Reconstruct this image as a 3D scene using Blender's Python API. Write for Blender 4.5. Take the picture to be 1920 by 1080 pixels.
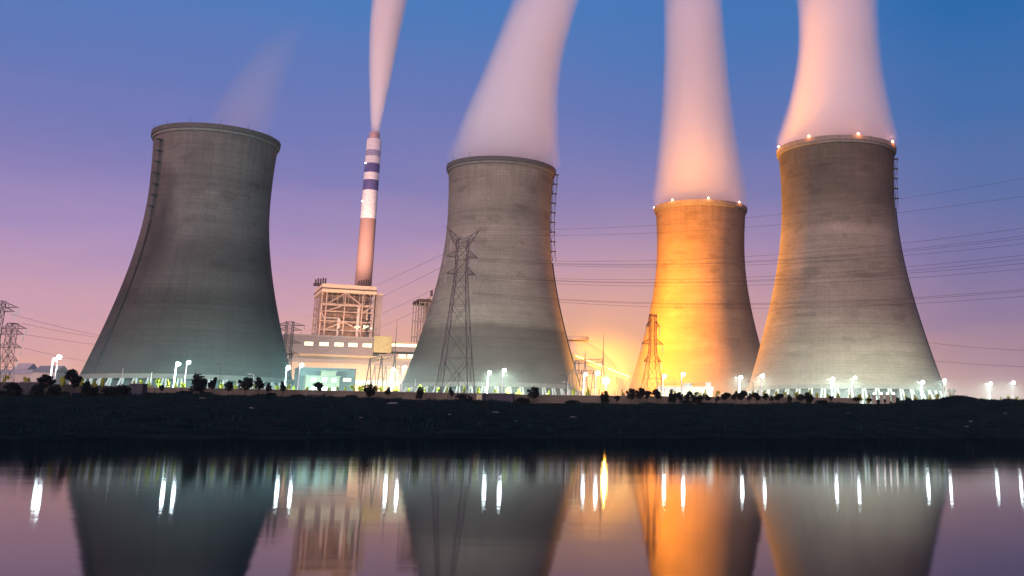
import bpy, math, random
import numpy as np
from mathutils import Vector, Matrix
random.seed(7); rng = np.random.RandomState(7)
for _o in list(bpy.data.objects): bpy.data.objects.remove(_o)
sc = bpy.context.scene
COL = sc.collection
# ------------------------------------------------------------------ camera
F, CX, CY, PIT, ROL, HC = 1943.8, 1222.6, 316.6, 0.24569, 0.00882, 1.2
_c, _s = math.cos(PIT), math.sin(PIT)
R0, U0, FW = Vector((1, 0, 0)), Vector((0, -_s, _c)), Vector((0, _c, _s))
cr, sr = math.cos(ROL), math.sin(ROL)
RT, UP = cr*R0 + sr*U0, cr*U0 - sr*R0
cd = bpy.data.cameras.new('camera'); cam = bpy.data.objects.new('camera', cd); COL.objects.link(cam)
cam.matrix_world = Matrix(((RT.x, UP.x, -FW.x, 0), (RT.y, UP.y, -FW.y, 0), (RT.z, UP.z, -FW.z, HC), (0, 0, 0, 1)))
cd.sensor_width = 36; cd.sensor_fit = 'HORIZONTAL'; cd.lens = F/1920*36
cd.shift_x = -(CX-960)/1920; cd.shift_y = -(540-CY)/1920
cd.clip_start = 0.2; cd.clip_end = 20000
sc.camera = cam
# ------------------------------------------------------------------ render settings, world, afterglow
sc.render.engine = 'CYCLES'
cy = sc.cycles
cy.use_denoising = True
try: cy.denoiser = 'OPENIMAGEDENOISE'
except Exception: pass
cy.max_bounces = 10; cy.diffuse_bounces = 2; cy.glossy_bounces = 3; cy.transmission_bounces = 2; cy.volume_bounces = 8
cy.transparent_max_bounces = 12; cy.sample_clamp_indirect = 4; cy.sample_clamp_direct = 0
cy.volume_step_rate = 1.0; cy.volume_max_steps = 128; cy.use_light_tree = True; cy.caustics_reflective = False
vs = sc.view_settings
vs.view_transform = 'Standard'; vs.look = 'None'; vs.exposure = 0; vs.gamma = 1; vs.use_curve_mapping = False

def lin(r, g, b):
    f = lambda c: (c/255/12.92) if c/255 <= .04045 else ((c/255+.055)/1.055)**2.4
    return (f(r), f(g), f(b), 1)

class NT:
    """tiny node helper"""
    def __init__(s, tree): s.t = tree; s.t.nodes.clear()
    def n(s, typ, **kw):
        nd = s.t.nodes.new(typ)
        for k, v in kw.items(): setattr(nd, k, v)
        return nd
    def l(s, a, b): s.t.links.new(a, b)
    def put(s, sock, v):
        if isinstance(v, (int, float, tuple, list)): sock.default_value = v
        else: s.l(v, sock)
    def m(s, op, a, b=None, c=None, clamp=False):
        nd = s.n('ShaderNodeMath', operation=op, use_clamp=clamp)
        for i, v in enumerate((a, b, c)):
            if v is not None: s.put(nd.inputs[i], v)
        return nd.outputs[0]
    def mix(s, fac, a, b, mode='MIX'):
        nd = s.n('ShaderNodeMix', data_type='RGBA', blend_type=mode)
        s.put(nd.inputs[0], fac); s.put(nd.inputs[6], a); s.put(nd.inputs[7], b)
        return nd.outputs[2]
    def ramp(s, fac, stops, interp='LINEAR'):
        nd = s.n('ShaderNodeValToRGB'); e = nd.color_ramp; e.interpolation = interp
        while len(e.elements) > 1: e.elements.remove(e.elements[0])
        for i, (p, c) in enumerate(stops):
            el = e.elements[0] if i == 0 else e.elements.new(p)
            el.position = p; el.color = c if isinstance(c, tuple) else (c, c, c, 1)
        s.put(nd.inputs[0], fac); return nd.outputs[0]
    def noise(s, vec, scale, detail=4, rough=.55):
        nd = s.n('ShaderNodeTexNoise'); nd.inputs['Scale'].default_value = scale
        nd.inputs['Detail'].default_value = detail; nd.inputs['Roughness'].default_value = rough
        if vec is not None: s.l(vec, nd.inputs['Vector'])
        return nd.outputs[0]
    def mapping(s, vec, scale=(1, 1, 1), loc=(0, 0, 0)):
        nd = s.n('ShaderNodeMapping'); nd.inputs['Scale'].default_value = scale; nd.inputs['Location'].default_value = loc
        s.l(vec, nd.inputs['Vector']); return nd.outputs[0]

# dusk sky: blue above, violet and then city-lit pink towards the horizon; warmer in the west (left)
world = bpy.data.worlds.new('World'); sc.world = world; world.use_nodes = True
w = NT(world.node_tree)
tc = w.n('ShaderNodeTexCoord'); sx = w.n('ShaderNodeSeparateXYZ'); w.l(tc.outputs['Generated'], sx.inputs[0])
X, Y, Z = sx.outputs
SKY_L = [(0, lin(232, 164, 136)), (.05, lin(226, 163, 150)), (.095, lin(205, 158, 174)), (.16, lin(168, 142, 186)), (.215, lin(128, 123, 180)), (.29, lin(98, 117, 180)), (.38, lin(72, 120, 184)), (.6, lin(60, 110, 180)), (1, lin(45, 85, 150))]
SKY_R = [(0, lin(198, 148, 138)), (.05, lin(178, 141, 148)), (.095, lin(146, 123, 155)), (.15, lin(120, 113, 160)), (.215, lin(92, 110, 164)), (.29, lin(62, 107, 168)), (.38, lin(32, 102, 168)), (.6, lin(40, 95, 160)), (1, lin(35, 75, 140))]
wob = w.noise(w.mapping(tc.outputs['Generated'], (1.6, 1.6, 8)), 1.9, 6, .62)
zz = w.m('ADD', Z, w.m('MULTIPLY', w.m('SUBTRACT', wob, .5), .075))
cl = w.ramp(zz, SKY_L); cR = w.ramp(zz, SKY_R)
azf = w.m('MULTIPLY_ADD', w.m('DIVIDE', X, w.m('MAXIMUM', w.m('ABSOLUTE', Y), .2)), 1.25, .5, clamp=True)
azr = w.ramp(azf, [(0, 0.), (.35, .08), (.66, .38), (.9, 1.)], 'EASE')
dusk = w.mix(azr, cl, cR)
# dome of sodium light over the plant, low between the middle towers
gu = w.m('DIVIDE', w.m('ADD', w.m('DIVIDE', X, w.m('MAXIMUM', Y, .05)), .065), .2); gv = w.m('DIVIDE', Z, .13)
gl_ = w.m('MULTIPLY', w.m('POWER', 2.718, w.m('MULTIPLY', w.m('ADD', w.m('MULTIPLY', gu, gu), w.m('MULTIPLY', gv, gv)), -1.)), .92)
dusk = w.mix(w.m('MULTIPLY', gl_, w.m('GREATER_THAN', Y, 0.)), dusk, lin(248, 178, 104))
nish = w.n('ShaderNodeTexSky', sky_type='NISHITA', sun_disc=False); nish.sun_elevation = math.radians(22); nish.sun_rotation = math.radians(198)
bg1 = w.n('ShaderNodeBackground'); w.l(dusk, bg1.inputs[0]); bg1.inputs[1].default_value = 1.05
bg2 = w.n('ShaderNodeBackground'); w.l(nish.outputs[0], bg2.inputs[0]); bg2.inputs[1].default_value = 0.001
ad = w.n('ShaderNodeAddShader'); w.l(bg1.outputs[0], ad.inputs[0]); w.l(bg2.outputs[0], ad.inputs[1])
wo = w.n('ShaderNodeOutputWorld'); w.l(ad.outputs[0], wo.inputs['Surface'])
# the broad afterglow behind the camera
sl = bpy.data.lights.new('afterglow', 'SUN'); sl.energy = 3.4; sl.angle = math.radians(60); sl.color = (1.0, .63, .61)
so = bpy.data.objects.new('afterglow', sl); COL.objects.link(so)
so.rotation_euler = (math.radians(68), 0, math.radians(-18))

# ------------------------------------------------------------------ pixel helpers (photo pixels, 1920 x 1080)
def ray(px, py): return RT*((px-CX)/F) - UP*((py-CY)/F) + FW
EYE = Vector((0, 0, HC))
def at(px, py, Yw): d = ray(px, py); return EYE + d*(Yw/d.y)
def onz(px, py, z): d = ray(px, py); return EYE + d*((z-HC)/d.z)
def project(p):
    q = p-EYE; zc = q.dot(FW)
    return CX + F*q.dot(RT)/zc, CY - F*q.dot(UP)/zc

# ------------------------------------------------------------------ mesh helpers
class MB:
    def __init__(s): s.v = []; s.f = []; s.uv = None
    def box(s, c, size, ex=(1, 0, 0), ey=(0, 1, 0), ez=(0, 0, 1)):
        c = Vector(c); ex, ey, ez = Vector(ex)*size[0]/2, Vector(ey)*size[1]/2, Vector(ez)*size[2]/2
        b = len(s.v)
        for k in (-1, 1):
            for j in (-1, 1):
                for i in (-1, 1): s.v.append(c+ex*i+ey*j+ez*k)
        s.f += [tuple(b+q for q in t) for t in ((0, 2, 3, 1), (4, 5, 7, 6), (0, 1, 5, 4), (2, 6, 7, 3), (0, 4, 6, 2), (1, 3, 7, 5))]
        return s
    def bar(s, p0, p1, wd, dp=None):
        p0, p1 = Vector(p0), Vector(p1); d = p1-p0; L = d.length
        if L < 1e-5: return s
        d /= L; a = d.cross(Vector((0, 0, 1)))
        if a.length < 1e-3: a = Vector((1, 0, 0))
        a.normalize(); b = a.cross(d)
        return s.box((p0+p1)/2, (L, wd, dp or wd), d, a, b)
    def tube(s, p0, p1, r0, r1=None, n=10, cap=True):
        r1 = r0 if r1 is None else r1
        p0, p1 = Vector(p0), Vector(p1); d = (p1-p0).normalized(); a = d.cross(Vector((0, 0, 1)))
        if a.length < 1e-3: a = Vector((1, 0, 0))
        a.normalize(); b = d.cross(a); o = len(s.v)
        for p, r in ((p0, r0), (p1, r1)):
            for i in range(n):
                t = 2*math.pi*i/n; s.v.append(p+a*math.cos(t)*r+b*math.sin(t)*r)
        for i in range(n):
            j = (i+1) % n; s.f.append((o+i, o+j, o+n+j, o+n+i))
        if cap: s.f.append(tuple(o+n-1-i for i in range(n))); s.f.append(tuple(o+n+i for i in range(n)))
        return s
    def path(s, pts, r, n=6):
        pts = [Vector(p) for p in pts]; o = len(s.v); prev = None
        for k, p in enumerate(pts):
            d = (pts[min(k+1, len(pts)-1)]-pts[max(k-1, 0)]).normalized()
            a = d.cross(Vector((0, 0, 1)))
            if a.length < 1e-3: a = prev or Vector((1, 0, 0))
            a.normalize(); prev = a; b = d.cross(a)
            for i in range(n):
                t = 2*math.pi*i/n; s.v.append(p+a*math.cos(t)*r+b*math.sin(t)*r)
        for k in range(len(pts)-1):
            for i in range(n):
                j = (i+1) % n; s.f.append((o+k*n+i, o+k*n+j, o+(k+1)*n+j, o+(k+1)*n+i))
        s.f.append(tuple(o+n-1-i for i in range(n))); s.f.append(tuple(o+(len(pts)-1)*n+i for i in range(n)))
        return s
    def revolve(s, prof, n=96, closed=False, cx=0, cyy=0):
        """prof: (r, z) pairs"""
        o = len(s.v); m = len(prof)
        for r, z in prof:
            for i in range(n):
                t = 2*math.pi*i/n; s.v.append(Vector((cx+r*math.cos(t), cyy+r*math.sin(t), z)))
        for k in range(m if closed else m-1):
            k2 = (k+1) % m
            for i in range(n):
                j = (i+1) % n; s.f.append((o+k*n+i, o+k*n+j, o+k2*n+j, o+k2*n+i))
        return s
    def ball(s, c, r, nu=12, nv=8, sc3=(1, 1, 1)):
        c = Vector(c); o = len(s.v)
        for k in range(nv+1):
            th = math.pi*k/nv
            for i in range(nu):
                t = 2*math.pi*i/nu
                s.v.append(c+Vector((r*sc3[0]*math.sin(th)*math.cos(t), r*sc3[1]*math.sin(th)*math.sin(t), r*sc3[2]*math.cos(th))))
        for k in range(nv):
            for i in range(nu):
                j = (i+1) % nu; s.f.append((o+k*nu+i, o+(k+1)*nu+i, o+(k+1)*nu+j, o+k*nu+j))
        return s
    def mesh(s, name, m, smooth=False):
        me = bpy.data.meshes.new(name); me.from_pydata([tuple(v) for v in s.v], [], s.f); me.materials.append(m)
        if smooth: me.polygons.foreach_set('use_smooth', [True]*len(me.polygons))
        me.update(); return me
    def build(s, name, m, parent=None, smooth=False, loc=None):
        o = bpy.data.objects.new(name, s.mesh(name, m, smooth)); COL.objects.link(o)
        if parent is not None: o.parent = parent
        if loc is not None: o.location = loc
        return o
def tag(o, label=None, cat=None, group=None, kind=None):
    if label: o['label'] = label
    if cat: o['category'] = cat
    if group: o['group'] = group
    if kind: o['kind'] = kind
    return o
def empty(name, loc, label, cat, group=None, rz=0):
    o = bpy.data.objects.new(name, None); COL.objects.link(o); o.location = loc; o.rotation_euler = (0, 0, rz)
    return tag(o, label, cat, group)
def copy_tree(o, parent=None):
    c = o.copy(); COL.objects.link(c)
    if parent is not None: c.parent = parent
    for ch in [x for x in bpy.data.objects if x.parent == o]: copy_tree(ch, c)
    return c
def mesh_obj(name, me, parent=None, loc=None):
    o = bpy.data.objects.new(name, me); COL.objects.link(o)
    if parent is not None: o.parent = parent
    if loc is not None: o.location = loc
    return o

# ------------------------------------------------------------------ materials
def mat(name, col, rough=.7, metal=0, var=.25, scale=.6, bump=0, emit=None, es=0):
    m = bpy.data.materials.new(name); m.use_nodes = True; t = NT(m.node_tree)
    b = t.n('ShaderNodeBsdfPrincipled'); o = t.n('ShaderNodeOutputMaterial'); t.l(b.outputs[0], o.inputs[0])
    co = t.n('ShaderNodeTexCoord').outputs['Object']
    nz = t.noise(co, scale, 5, .6)
    c = tuple(col)+(1,) if len(col) == 3 else tuple(col)
    t.l(t.mix(t.ramp(nz, [(.3, 0.), (.7, 1.)]), tuple(x*(1-var) for x in c[:3])+(1,), tuple(min(1, x*(1+var)) for x in c[:3])+(1,)), b.inputs['Base Color'])
    b.inputs['Roughness'].default_value = rough; b.inputs['Metallic'].default_value = metal
    if bump:
        bp = t.n('ShaderNodeBump'); bp.inputs['Strength'].default_value = bump; t.l(nz, bp.inputs['Height']); t.l(bp.outputs[0], b.inputs['Normal'])
    if emit is not None:
        b.inputs['Emission Color'].default_value = tuple(emit)+(1,); b.inputs['Emission Strength'].default_value = es
    return m
def glow(name, col, strength):
    m = bpy.data.materials.new(name); m.use_nodes = True; t = NT(m.node_tree)
    e = t.n('ShaderNodeEmission'); e.inputs[0].default_value = tuple(col)+(1,); e.inputs[1].default_value = strength
    o = t.n('ShaderNodeOutputMaterial'); t.l(e.outputs[0], o.inputs[0])
    return m
def leaf(name, col, var=.45):
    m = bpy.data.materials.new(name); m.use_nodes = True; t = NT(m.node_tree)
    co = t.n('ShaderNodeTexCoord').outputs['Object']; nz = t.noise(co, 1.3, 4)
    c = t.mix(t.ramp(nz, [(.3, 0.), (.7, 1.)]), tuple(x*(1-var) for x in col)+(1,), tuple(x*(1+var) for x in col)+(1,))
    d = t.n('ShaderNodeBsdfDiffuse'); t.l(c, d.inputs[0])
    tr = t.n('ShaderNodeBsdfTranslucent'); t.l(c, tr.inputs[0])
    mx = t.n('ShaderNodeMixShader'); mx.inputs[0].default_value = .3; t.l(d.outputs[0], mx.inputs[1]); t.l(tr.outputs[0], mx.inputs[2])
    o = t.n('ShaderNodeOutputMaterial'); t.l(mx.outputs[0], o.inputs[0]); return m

def concrete_shell(name, base, bands, z0, z1, seed, drip=.25, stain=None):
    """weathered slip-formed concrete, with tone bands by height: UV in metres (u round the shell, v = height)"""
    m = bpy.data.materials.new(name); m.use_nodes = True; t = NT(m.node_tree)
    b = t.n('ShaderNodeBsdfPrincipled'); o = t.n('ShaderNodeOutputMaterial'); t.l(b.outputs[0], o.inputs[0])
    uv = t.n('ShaderNodeUVMap').outputs[0]; s = t.n('ShaderNodeSeparateXYZ'); t.l(uv, s.inputs[0]); u, v = s.outputs[0], s.outputs[1]
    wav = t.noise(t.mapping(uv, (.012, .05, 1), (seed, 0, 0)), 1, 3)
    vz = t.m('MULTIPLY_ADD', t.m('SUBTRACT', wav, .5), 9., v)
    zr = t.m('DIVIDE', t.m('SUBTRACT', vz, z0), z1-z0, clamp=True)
    wz = t.ramp(zr, bands)  # shell tone by height, given per tower
    lifts = t.noise(t.mapping(uv, (.006, .75, 1), (seed*3, 0, 0)), 1, 4, .7)          # each lift of concrete cured differently
    lf = t.ramp(lifts, [(.3, .83), (.5, 1.), (.72, 1.13)])
    blot = t.ramp(t.noise(t.mapping(uv, (.03, .06, 1), (seed*5, 2, 0)), 1, 5, .65), [(.3, .75), (.55, 1.), (.75, 1.16)])
    drp = t.ramp(t.noise(t.mapping(uv, (.55, .012, 1), (seed, 7, 0)), 1, 4, .6), [(.32, 1-drip), (.55, 1.)])
    fine = t.ramp(t.noise(t.mapping(uv, (.5, 1.6, 1)), 1, 3), [(.3, .86), (.7, 1.12)])
    br = t.n('ShaderNodeTexBrick', offset=0.0); t.l(uv, br.inputs['Vector'])
    br.inputs['Scale'].default_value = 1; br.inputs['Brick Width'].default_value = 2.1; br.inputs['Row Height'].default_value = 1.35
    br.inputs['Mortar Size'].default_value = .11; br.inputs['Mortar Smooth'].default_value = .4
    br.inputs['Color1'].default_value = (1, 1, 1, 1); br.inputs['Color2'].default_value = (.94, .94, .94, 1); br.inputs['Mortar'].default_value = (.84, .84, .84, 1)
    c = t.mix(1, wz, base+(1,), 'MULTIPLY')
    runs = t.noise(t.mapping(uv, (.42, .02, 1), (seed, 31, 0)), 1, 4, .65)      # dark runs down from the rim
    rm_ = t.m('MULTIPLY', t.m('DIVIDE', t.m('SUBTRACT', v, z1-26), 26., clamp=True), t.ramp(runs, [(.42, 0.), (.62, 1.)]))
    rn_ = t.mix(rm_, (1, 1, 1, 1), (.8, .78, .76, 1))
    vo = t.n('ShaderNodeTexVoronoi', feature='F1'); vo.inputs['Scale'].default_value = 1; t.l(t.mapping(uv, (.11, .3, 1), (seed, 0, 0)), vo.inputs['Vector'])
    vs_ = t.n('ShaderNodeSeparateColor'); t.l(vo.outputs['Color'], vs_.inputs[0])
    pat = t.ramp(vs_.outputs[0], [(0., .84), (.06, .84), (.07, 1.), (.94, 1.), (.95, 1.1)], 'CONSTANT')
    for q in (lf, blot, drp, fine, br.outputs[0], rn_, pat): c = t.mix(1, c, q, 'MULTIPLY')
    if stain:      # a run of soot beside the stair: centre u, spread u, centre height, spread height, strength
        u0, du, v0, dv, k = stain
        wb_ = t.noise(t.mapping(uv, (.08, .03, 1), (3, 5, 0)), 1, 5, .65)
        wbl = t.m('MULTIPLY', t.m('SUBTRACT', wb_, .5), 1.6)
        e_ = t.m('ADD', t.m('POWER', t.m('ABSOLUTE', t.m('DIVIDE', t.m('SUBTRACT', u, u0), du)), 2.), t.m('POWER', t.m('ABSOLUTE', t.m('DIVIDE', t.m('SUBTRACT', v, v0), dv)), 2.))
        g_ = t.m('SUBTRACT', 1., t.m('ADD', e_, wbl), clamp=True)
        c = t.mix(t.m('MULTIPLY', g_, k), c, (.035, .03, .03, 1))
    t.l(c, b.inputs['Base Color']); b.inputs['Roughness'].default_value = .9; b.inputs['Specular IOR Level'].default_value = .15
    bp = t.n('ShaderNodeBump'); bp.inputs['Strength'].default_value = .35; bp.inputs['Distance'].default_value = .12
    t.l(br.outputs[0], bp.inputs['Height']); t.l(bp.outputs[0], b.inputs['Normal'])
    return m

M = dict(
    soot=mat('sooty_iron', (.012, .011, .011), .9),
    rustd=mat('dark_pylon_steel', (.035, .018, .020), .8),
    fluem=mat('flue_steel', (.42, .26, .25), .6),
    beam=mat('beam_concrete', (.15, .13, .115), .9),
    conc=mat('concrete', (.30, .29, .27), .9), conc_pale=mat('pale_concrete', (.42, .42, .40), .9), conc_dark=mat('dark_concrete', (.10, .10, .11), .9),
    rim=mat('rim_concrete', (.07, .06, .06), .9), rimr=mat('rim_concrete_brown', (.17, .13, .11), .9),
    steel=mat('galvanised_steel', (.09, .085, .09), .6, .3), rust=mat('rusty_steel', (.10, .06, .05), .7, .2), dark=mat('dark_steel', (.05, .045, .05), .6, .3),
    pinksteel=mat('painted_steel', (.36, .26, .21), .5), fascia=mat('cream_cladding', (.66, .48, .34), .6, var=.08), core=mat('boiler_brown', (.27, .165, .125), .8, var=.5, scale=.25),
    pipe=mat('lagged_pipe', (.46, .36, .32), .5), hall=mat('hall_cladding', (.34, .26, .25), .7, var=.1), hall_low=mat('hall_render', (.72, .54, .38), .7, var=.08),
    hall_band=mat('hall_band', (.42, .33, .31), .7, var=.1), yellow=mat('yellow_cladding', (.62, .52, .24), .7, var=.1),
    white=mat('white_render', (.22, .22, .165), .8, var=.08), shed=mat('teal_shed', (.06, .085, .09), .6, var=.15), glass=mat('window_glass', (.05, .08, .09), .15),
    winf=mat('window_frame_white', (.6, .62, .6), .5), wall=mat('perimeter_wall', (.105, .098, .070), .9, var=.25, scale=.25), pole=mat('white_pole', (.78, .8, .8), .4, var=.04),
    bark=mat('bark', (.05, .04, .03), .9), brick=mat('grey_block', (.035, .04, .05), .9), tan=mat('tan_render', (.46, .35, .30), .9, var=.1), slate=mat('slate_roof', (.16, .13, .14), .8),
    dome=mat('dome_cladding', (.90, .60, .34), .6, var=.06), wire=mat('aluminium_wire', (.06, .05, .06), .5, .5), glassin=mat('insulator', (.35, .33, .32), .3),
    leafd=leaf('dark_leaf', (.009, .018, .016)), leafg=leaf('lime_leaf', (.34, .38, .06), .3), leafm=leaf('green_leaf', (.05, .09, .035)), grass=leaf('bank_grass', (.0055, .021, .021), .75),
    lampw=glow('lamp_white', (.86, 1.0, .95), 60), lampo=glow('lamp_sodium', (1.0, .55, .12), 90), lampr=glow('lamp_aviation', (1.0, .42, .16), 26), lampp=glow('lamp_small', (1, .9, .8), 12),
    lit=glow('lit_window', (1.0, .86, .5), 2.6), litw=glow('lit_window_pale', (.95, 1.0, .62), 2.2), strip=glow('conveyor_light', (1, .72, .3), 4.5),
)
def light(name, kind, loc, parent, col, power, radius=.5, target=None, cone=None, blend=.5):
    L = bpy.data.lights.new(name, kind); L.energy = power; L.color = col
    L.shadow_soft_size = radius
    o = bpy.data.objects.new(name, L); COL.objects.link(o); o.parent = parent; o.location = loc
    if kind == 'SPOT':
        L.spot_size = math.radians(cone); L.spot_blend = blend
        o.rotation_euler = Vector(target).to_track_quat('-Z', 'Y').to_euler()
    return o

# ------------------------------------------------------------------ terrain and water
GZ = 8.5
WPX = [(-200, 712), (0, 716), (60, 718), (240, 725), (480, 729.5), (600, 732), (720, 734), (880, 737), (1000, 740), (1150, 742), (1250, 743), (1540, 745.6), (1640, 747), (2100, 752)]
WPT = [onz(a, b, 11.3) for a, b in WPX]
def wall_y(x): return float(np.interp(x, [p.x for p in WPT], [p.y for p in WPT]))
SH = [onz(-100, 823, 0), onz(2000, 821, 0)]
def shore_y(x): return float(np.interp(x, [SH[0].x, SH[1].x], [SH[0].y, SH[1].y]))
BPX = [(-100, 735), (0, 733), (60, 733), (130, 736), (250, 738), (330, 737), (400, 739), (460, 742), (560, 743), (640, 744), (700, 747), (800, 750), (900, 751), (1000, 757), (1060, 756), (1150, 758), (1300, 757), (1450, 757), (1530, 756), (1600, 757), (1660, 756), (1690, 752), (1740, 749), (1770, 747), (2100, 752)]
_bz = [(at(a, b, 300)) for a, b in BPX]
def top_z(x, y):
    return float(np.interp(x*300/max(y, 1), [p.x for p in _bz], [1.2+(p.z-1.2)*(y/300) for p in _bz]))
def vnoise(x, y, s):
    return (math.sin(x*.9*s+1.3)*math.cos(y*.7*s+.4)+.6*math.sin(x*2.1*s+y*1.3*s+2)+.4*math.cos(x*4.3*s-y*3.1*s))/2
MOUND = [(at(1800, 740, 318), 6.5, 2.1), (at(1838, 748, 314), 6, .8)]
def ground_z(x, y):
    wy = wall_y(x); sy = shore_y(x); yb = wy-6
    if y >= wy-1: z = GZ
    elif y <= sy: z = -1.5*min(1, (sy-y)/10)
    else:
        t = min(1, (y-sy)/(yb-sy)); tz = top_z(x, y)
        z = tz*(t**.75) + .35*vnoise(x, y, .35)*min(1, (y-sy)/8)
        if y > yb: z = z+(GZ-.15-z)*(y-yb)/(wy-1-yb)
    for p, r, h in MOUND:
        d2 = ((x-p.x)/(r*1.5))**2+((y-p.y)/r)**2
        z += h*math.exp(-d2*1.2)
    return z
terr = bpy.data.materials.new('earth'); terr.use_nodes = True
t = NT(terr.node_tree); b = t.n('ShaderNodeBsdfPrincipled'); o = t.n('ShaderNodeOutputMaterial'); t.l(b.outputs[0], o.inputs[0])
co = t.n('ShaderNodeTexCoord').outputs['Object']
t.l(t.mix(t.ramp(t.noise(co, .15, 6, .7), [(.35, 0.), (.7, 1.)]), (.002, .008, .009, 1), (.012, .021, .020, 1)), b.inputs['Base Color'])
b.inputs['Roughness'].default_value = 1; b.inputs['Specular IOR Level'].default_value = 0
mb = MB(); xs = [-6000, -3000, -1500, -900, -600, -400] + list(np.arange(-300, 251, 4.0)) + [300, 400, 600, 900, 1500, 3000, 6000]
ys = [-6, 40] + list(np.arange(60, 372, 3.0)) + [420, 600, 900, 1500, 3000, 8000]
for yv in ys:
    for xv in xs: mb.v.append(Vector((xv, yv, ground_z(xv, yv) if 40 < yv < 400 else (GZ if yv >= 400 else -1.5))))
nx = len(xs)
for j in range(len(ys)-1):
    for i in range(nx-1): a = j*nx+i; mb.f.append((a, a+1, a+1+nx, a+nx))
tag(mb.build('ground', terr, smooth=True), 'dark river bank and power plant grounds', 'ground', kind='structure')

wm = bpy.data.materials.new('river_water'); wm.use_nodes = True
t = NT(wm.node_tree); o = t.n('ShaderNodeOutputMaterial'); b = t.n('ShaderNodeBsdfAnisotropic', distribution='BECKMANN'); b.inputs['Roughness'].default_value = .066; b.inputs[0].default_value = (.64, .66, .74, 1)
dfw = t.n('ShaderNodeBsdfDiffuse'); dfw.inputs[0].default_value = (.004, .014, .018, 1)
fr_ = t.n('ShaderNodeFresnel'); fr_.inputs['IOR'].default_value = 1.33; mxw = t.n('ShaderNodeMixShader')
t.l(fr_.outputs[0], mxw.inputs[0]); t.l(dfw.outputs[0], mxw.inputs[1]); t.l(b.outputs[0], mxw.inputs[2]); t.l(mxw.outputs[0], o.inputs[0])
co = t.n('ShaderNodeTexCoord').outputs['Object']
h = t.m('ADD', t.m('MULTIPLY', t.noise(t.mapping(co, (.35, 1.3, 1)), 1, 3), 1.), t.m('MULTIPLY', t.noise(t.mapping(co, (.05, .16, 1)), 1, 2), 3.))
bp = t.n('ShaderNodeBump'); bp.inputs['Strength'].default_value = .007; bp.inputs['Distance'].default_value = .25; t.l(h, bp.inputs['Height']); t.l(bp.outputs[0], b.inputs['Normal'])
mb = MB(); mb.v = [Vector(p) for p in ((-3000, -300, 0), (3000, -300, 0), (3000, 215, 0), (-3000, 215, 0))]; mb.f = [(0, 1, 2, 3)]
tag(mb.build('water', wm), 'calm dark river mirroring the plant', 'water', kind='structure')

# bank vegetation: rough grass and scrub (uncountable)
mb = MB(); V = mb.v
def blade_clump(x, y, z, hgt, sp, n):
    for _ in range(n):
        a = rng.rand()*6.283; r = sp*rng.rand()**.5; cxp, cyp = x+r*math.cos(a), y+r*math.sin(a)
        hh = hgt*(.5+.7*rng.rand()); wd = hgt*(.18+.25*rng.rand()); th = rng.rand()*3.14; lx, ly = (rng.rand(2)-.5)*hh*.8
        o = len(V); dx, dy = wd*math.cos(th), wd*math.sin(th)
        V.append((cxp-dx, cyp-dy, z-.1)); V.append((cxp+dx, cyp+dy, z-.1)); V.append((cxp+lx, cyp+ly, z+hh))
        mb.f.append((o, o+1, o+2))
cnt = 0
while cnt < 11000:
    x = -260+480*rng.rand(); sy, wy = shore_y(x), wall_y(x)
    y = sy+(wy-sy-4)*rng.rand()**.8
    px, _ = project(Vector((x, y, 3)))
    if not -60 < px < 1990: cnt += 1; continue
    big = vnoise(x, y, .16) + .5*rng.randn()
    blade_clump(x, y, ground_z(x, y), .34+.45*max(0, big-.3), .9, 6); cnt += 1
for _ in range(1500):
    x = -230+430*rng.rand(); wy = wall_y(x); y = wy-7-14*rng.rand()**1.5
    dens_ = vnoise(x, y*.3, .22)
    if dens_ < -.15: continue
    blade_clump(x, y, ground_z(x, y)-.1, .5+.55*max(0, dens_)*rng.rand(), .9, 9)
tag(mb.build('bank_grass', M['grass']), 'rough dark grass and scrub covering the river bank', 'grass', kind='stuff')

# ------------------------------------------------------------------ cooling towers
SHA = dict(rl=45.0, zw=107.78, rw=26.86, zt=134.27, rt=27.9); SHB = dict(rl=47.95, zw=117.13, rw=28.93, zt=143.2, rt=30.1)
ZL = 20.6
def prof(S, z):
    zr, rr = (ZL, S['rl']) if z < S['zw'] else (S['zt'], S['rt'])
    k = ((rr/S['rw'])**2-1)/(zr-S['zw'])**2
    return S['rw']*math.sqrt(1+k*(z-S['zw'])**2)
def shell(S, m, parent):
    n, zs = 160, np.linspace(ZL, S['zt'], 60)
    me = bpy.data.meshes.new('shell'); v, f, uvs = [], [], []
    rows = [(prof(S, z), z) for z in zs] + [(prof(S, z)-.7, z) for z in zs[::-1]]
    for r, z in rows:
        for i in range(n): a = 2*math.pi*i/n; v.append((r*math.cos(a), r*math.sin(a), z-GZ))
    mrow = len(rows); U = 2*math.pi*36
    for k in range(mrow):
        k2 = (k+1) % mrow
        for i in range(n):
            j = (i+1) % n; f.append((k*n+i, k*n+j, k2*n+j, k2*n+i))
            uvs += [(U*i/n, rows[k][1]), (U*(i+1)/n, rows[k][1]), (U*(i+1)/n, rows[k2][1]), (U*i/n, rows[k2][1])]
    me.from_pydata(v, [], f); l = me.uv_layers.new(name='UVMap'); l.data.foreach_set('uv', [c for p in uvs for c in p])
    me.materials.append(m); me.polygons.foreach_set('use_smooth', [True]*len(me.polygons)); me.set_sharp_from_angle(angle=math.radians(40)); me.update()
    o = bpy.data.objects.new('shell', me); COL.objects.link(o); o.parent = parent; return o
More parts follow.
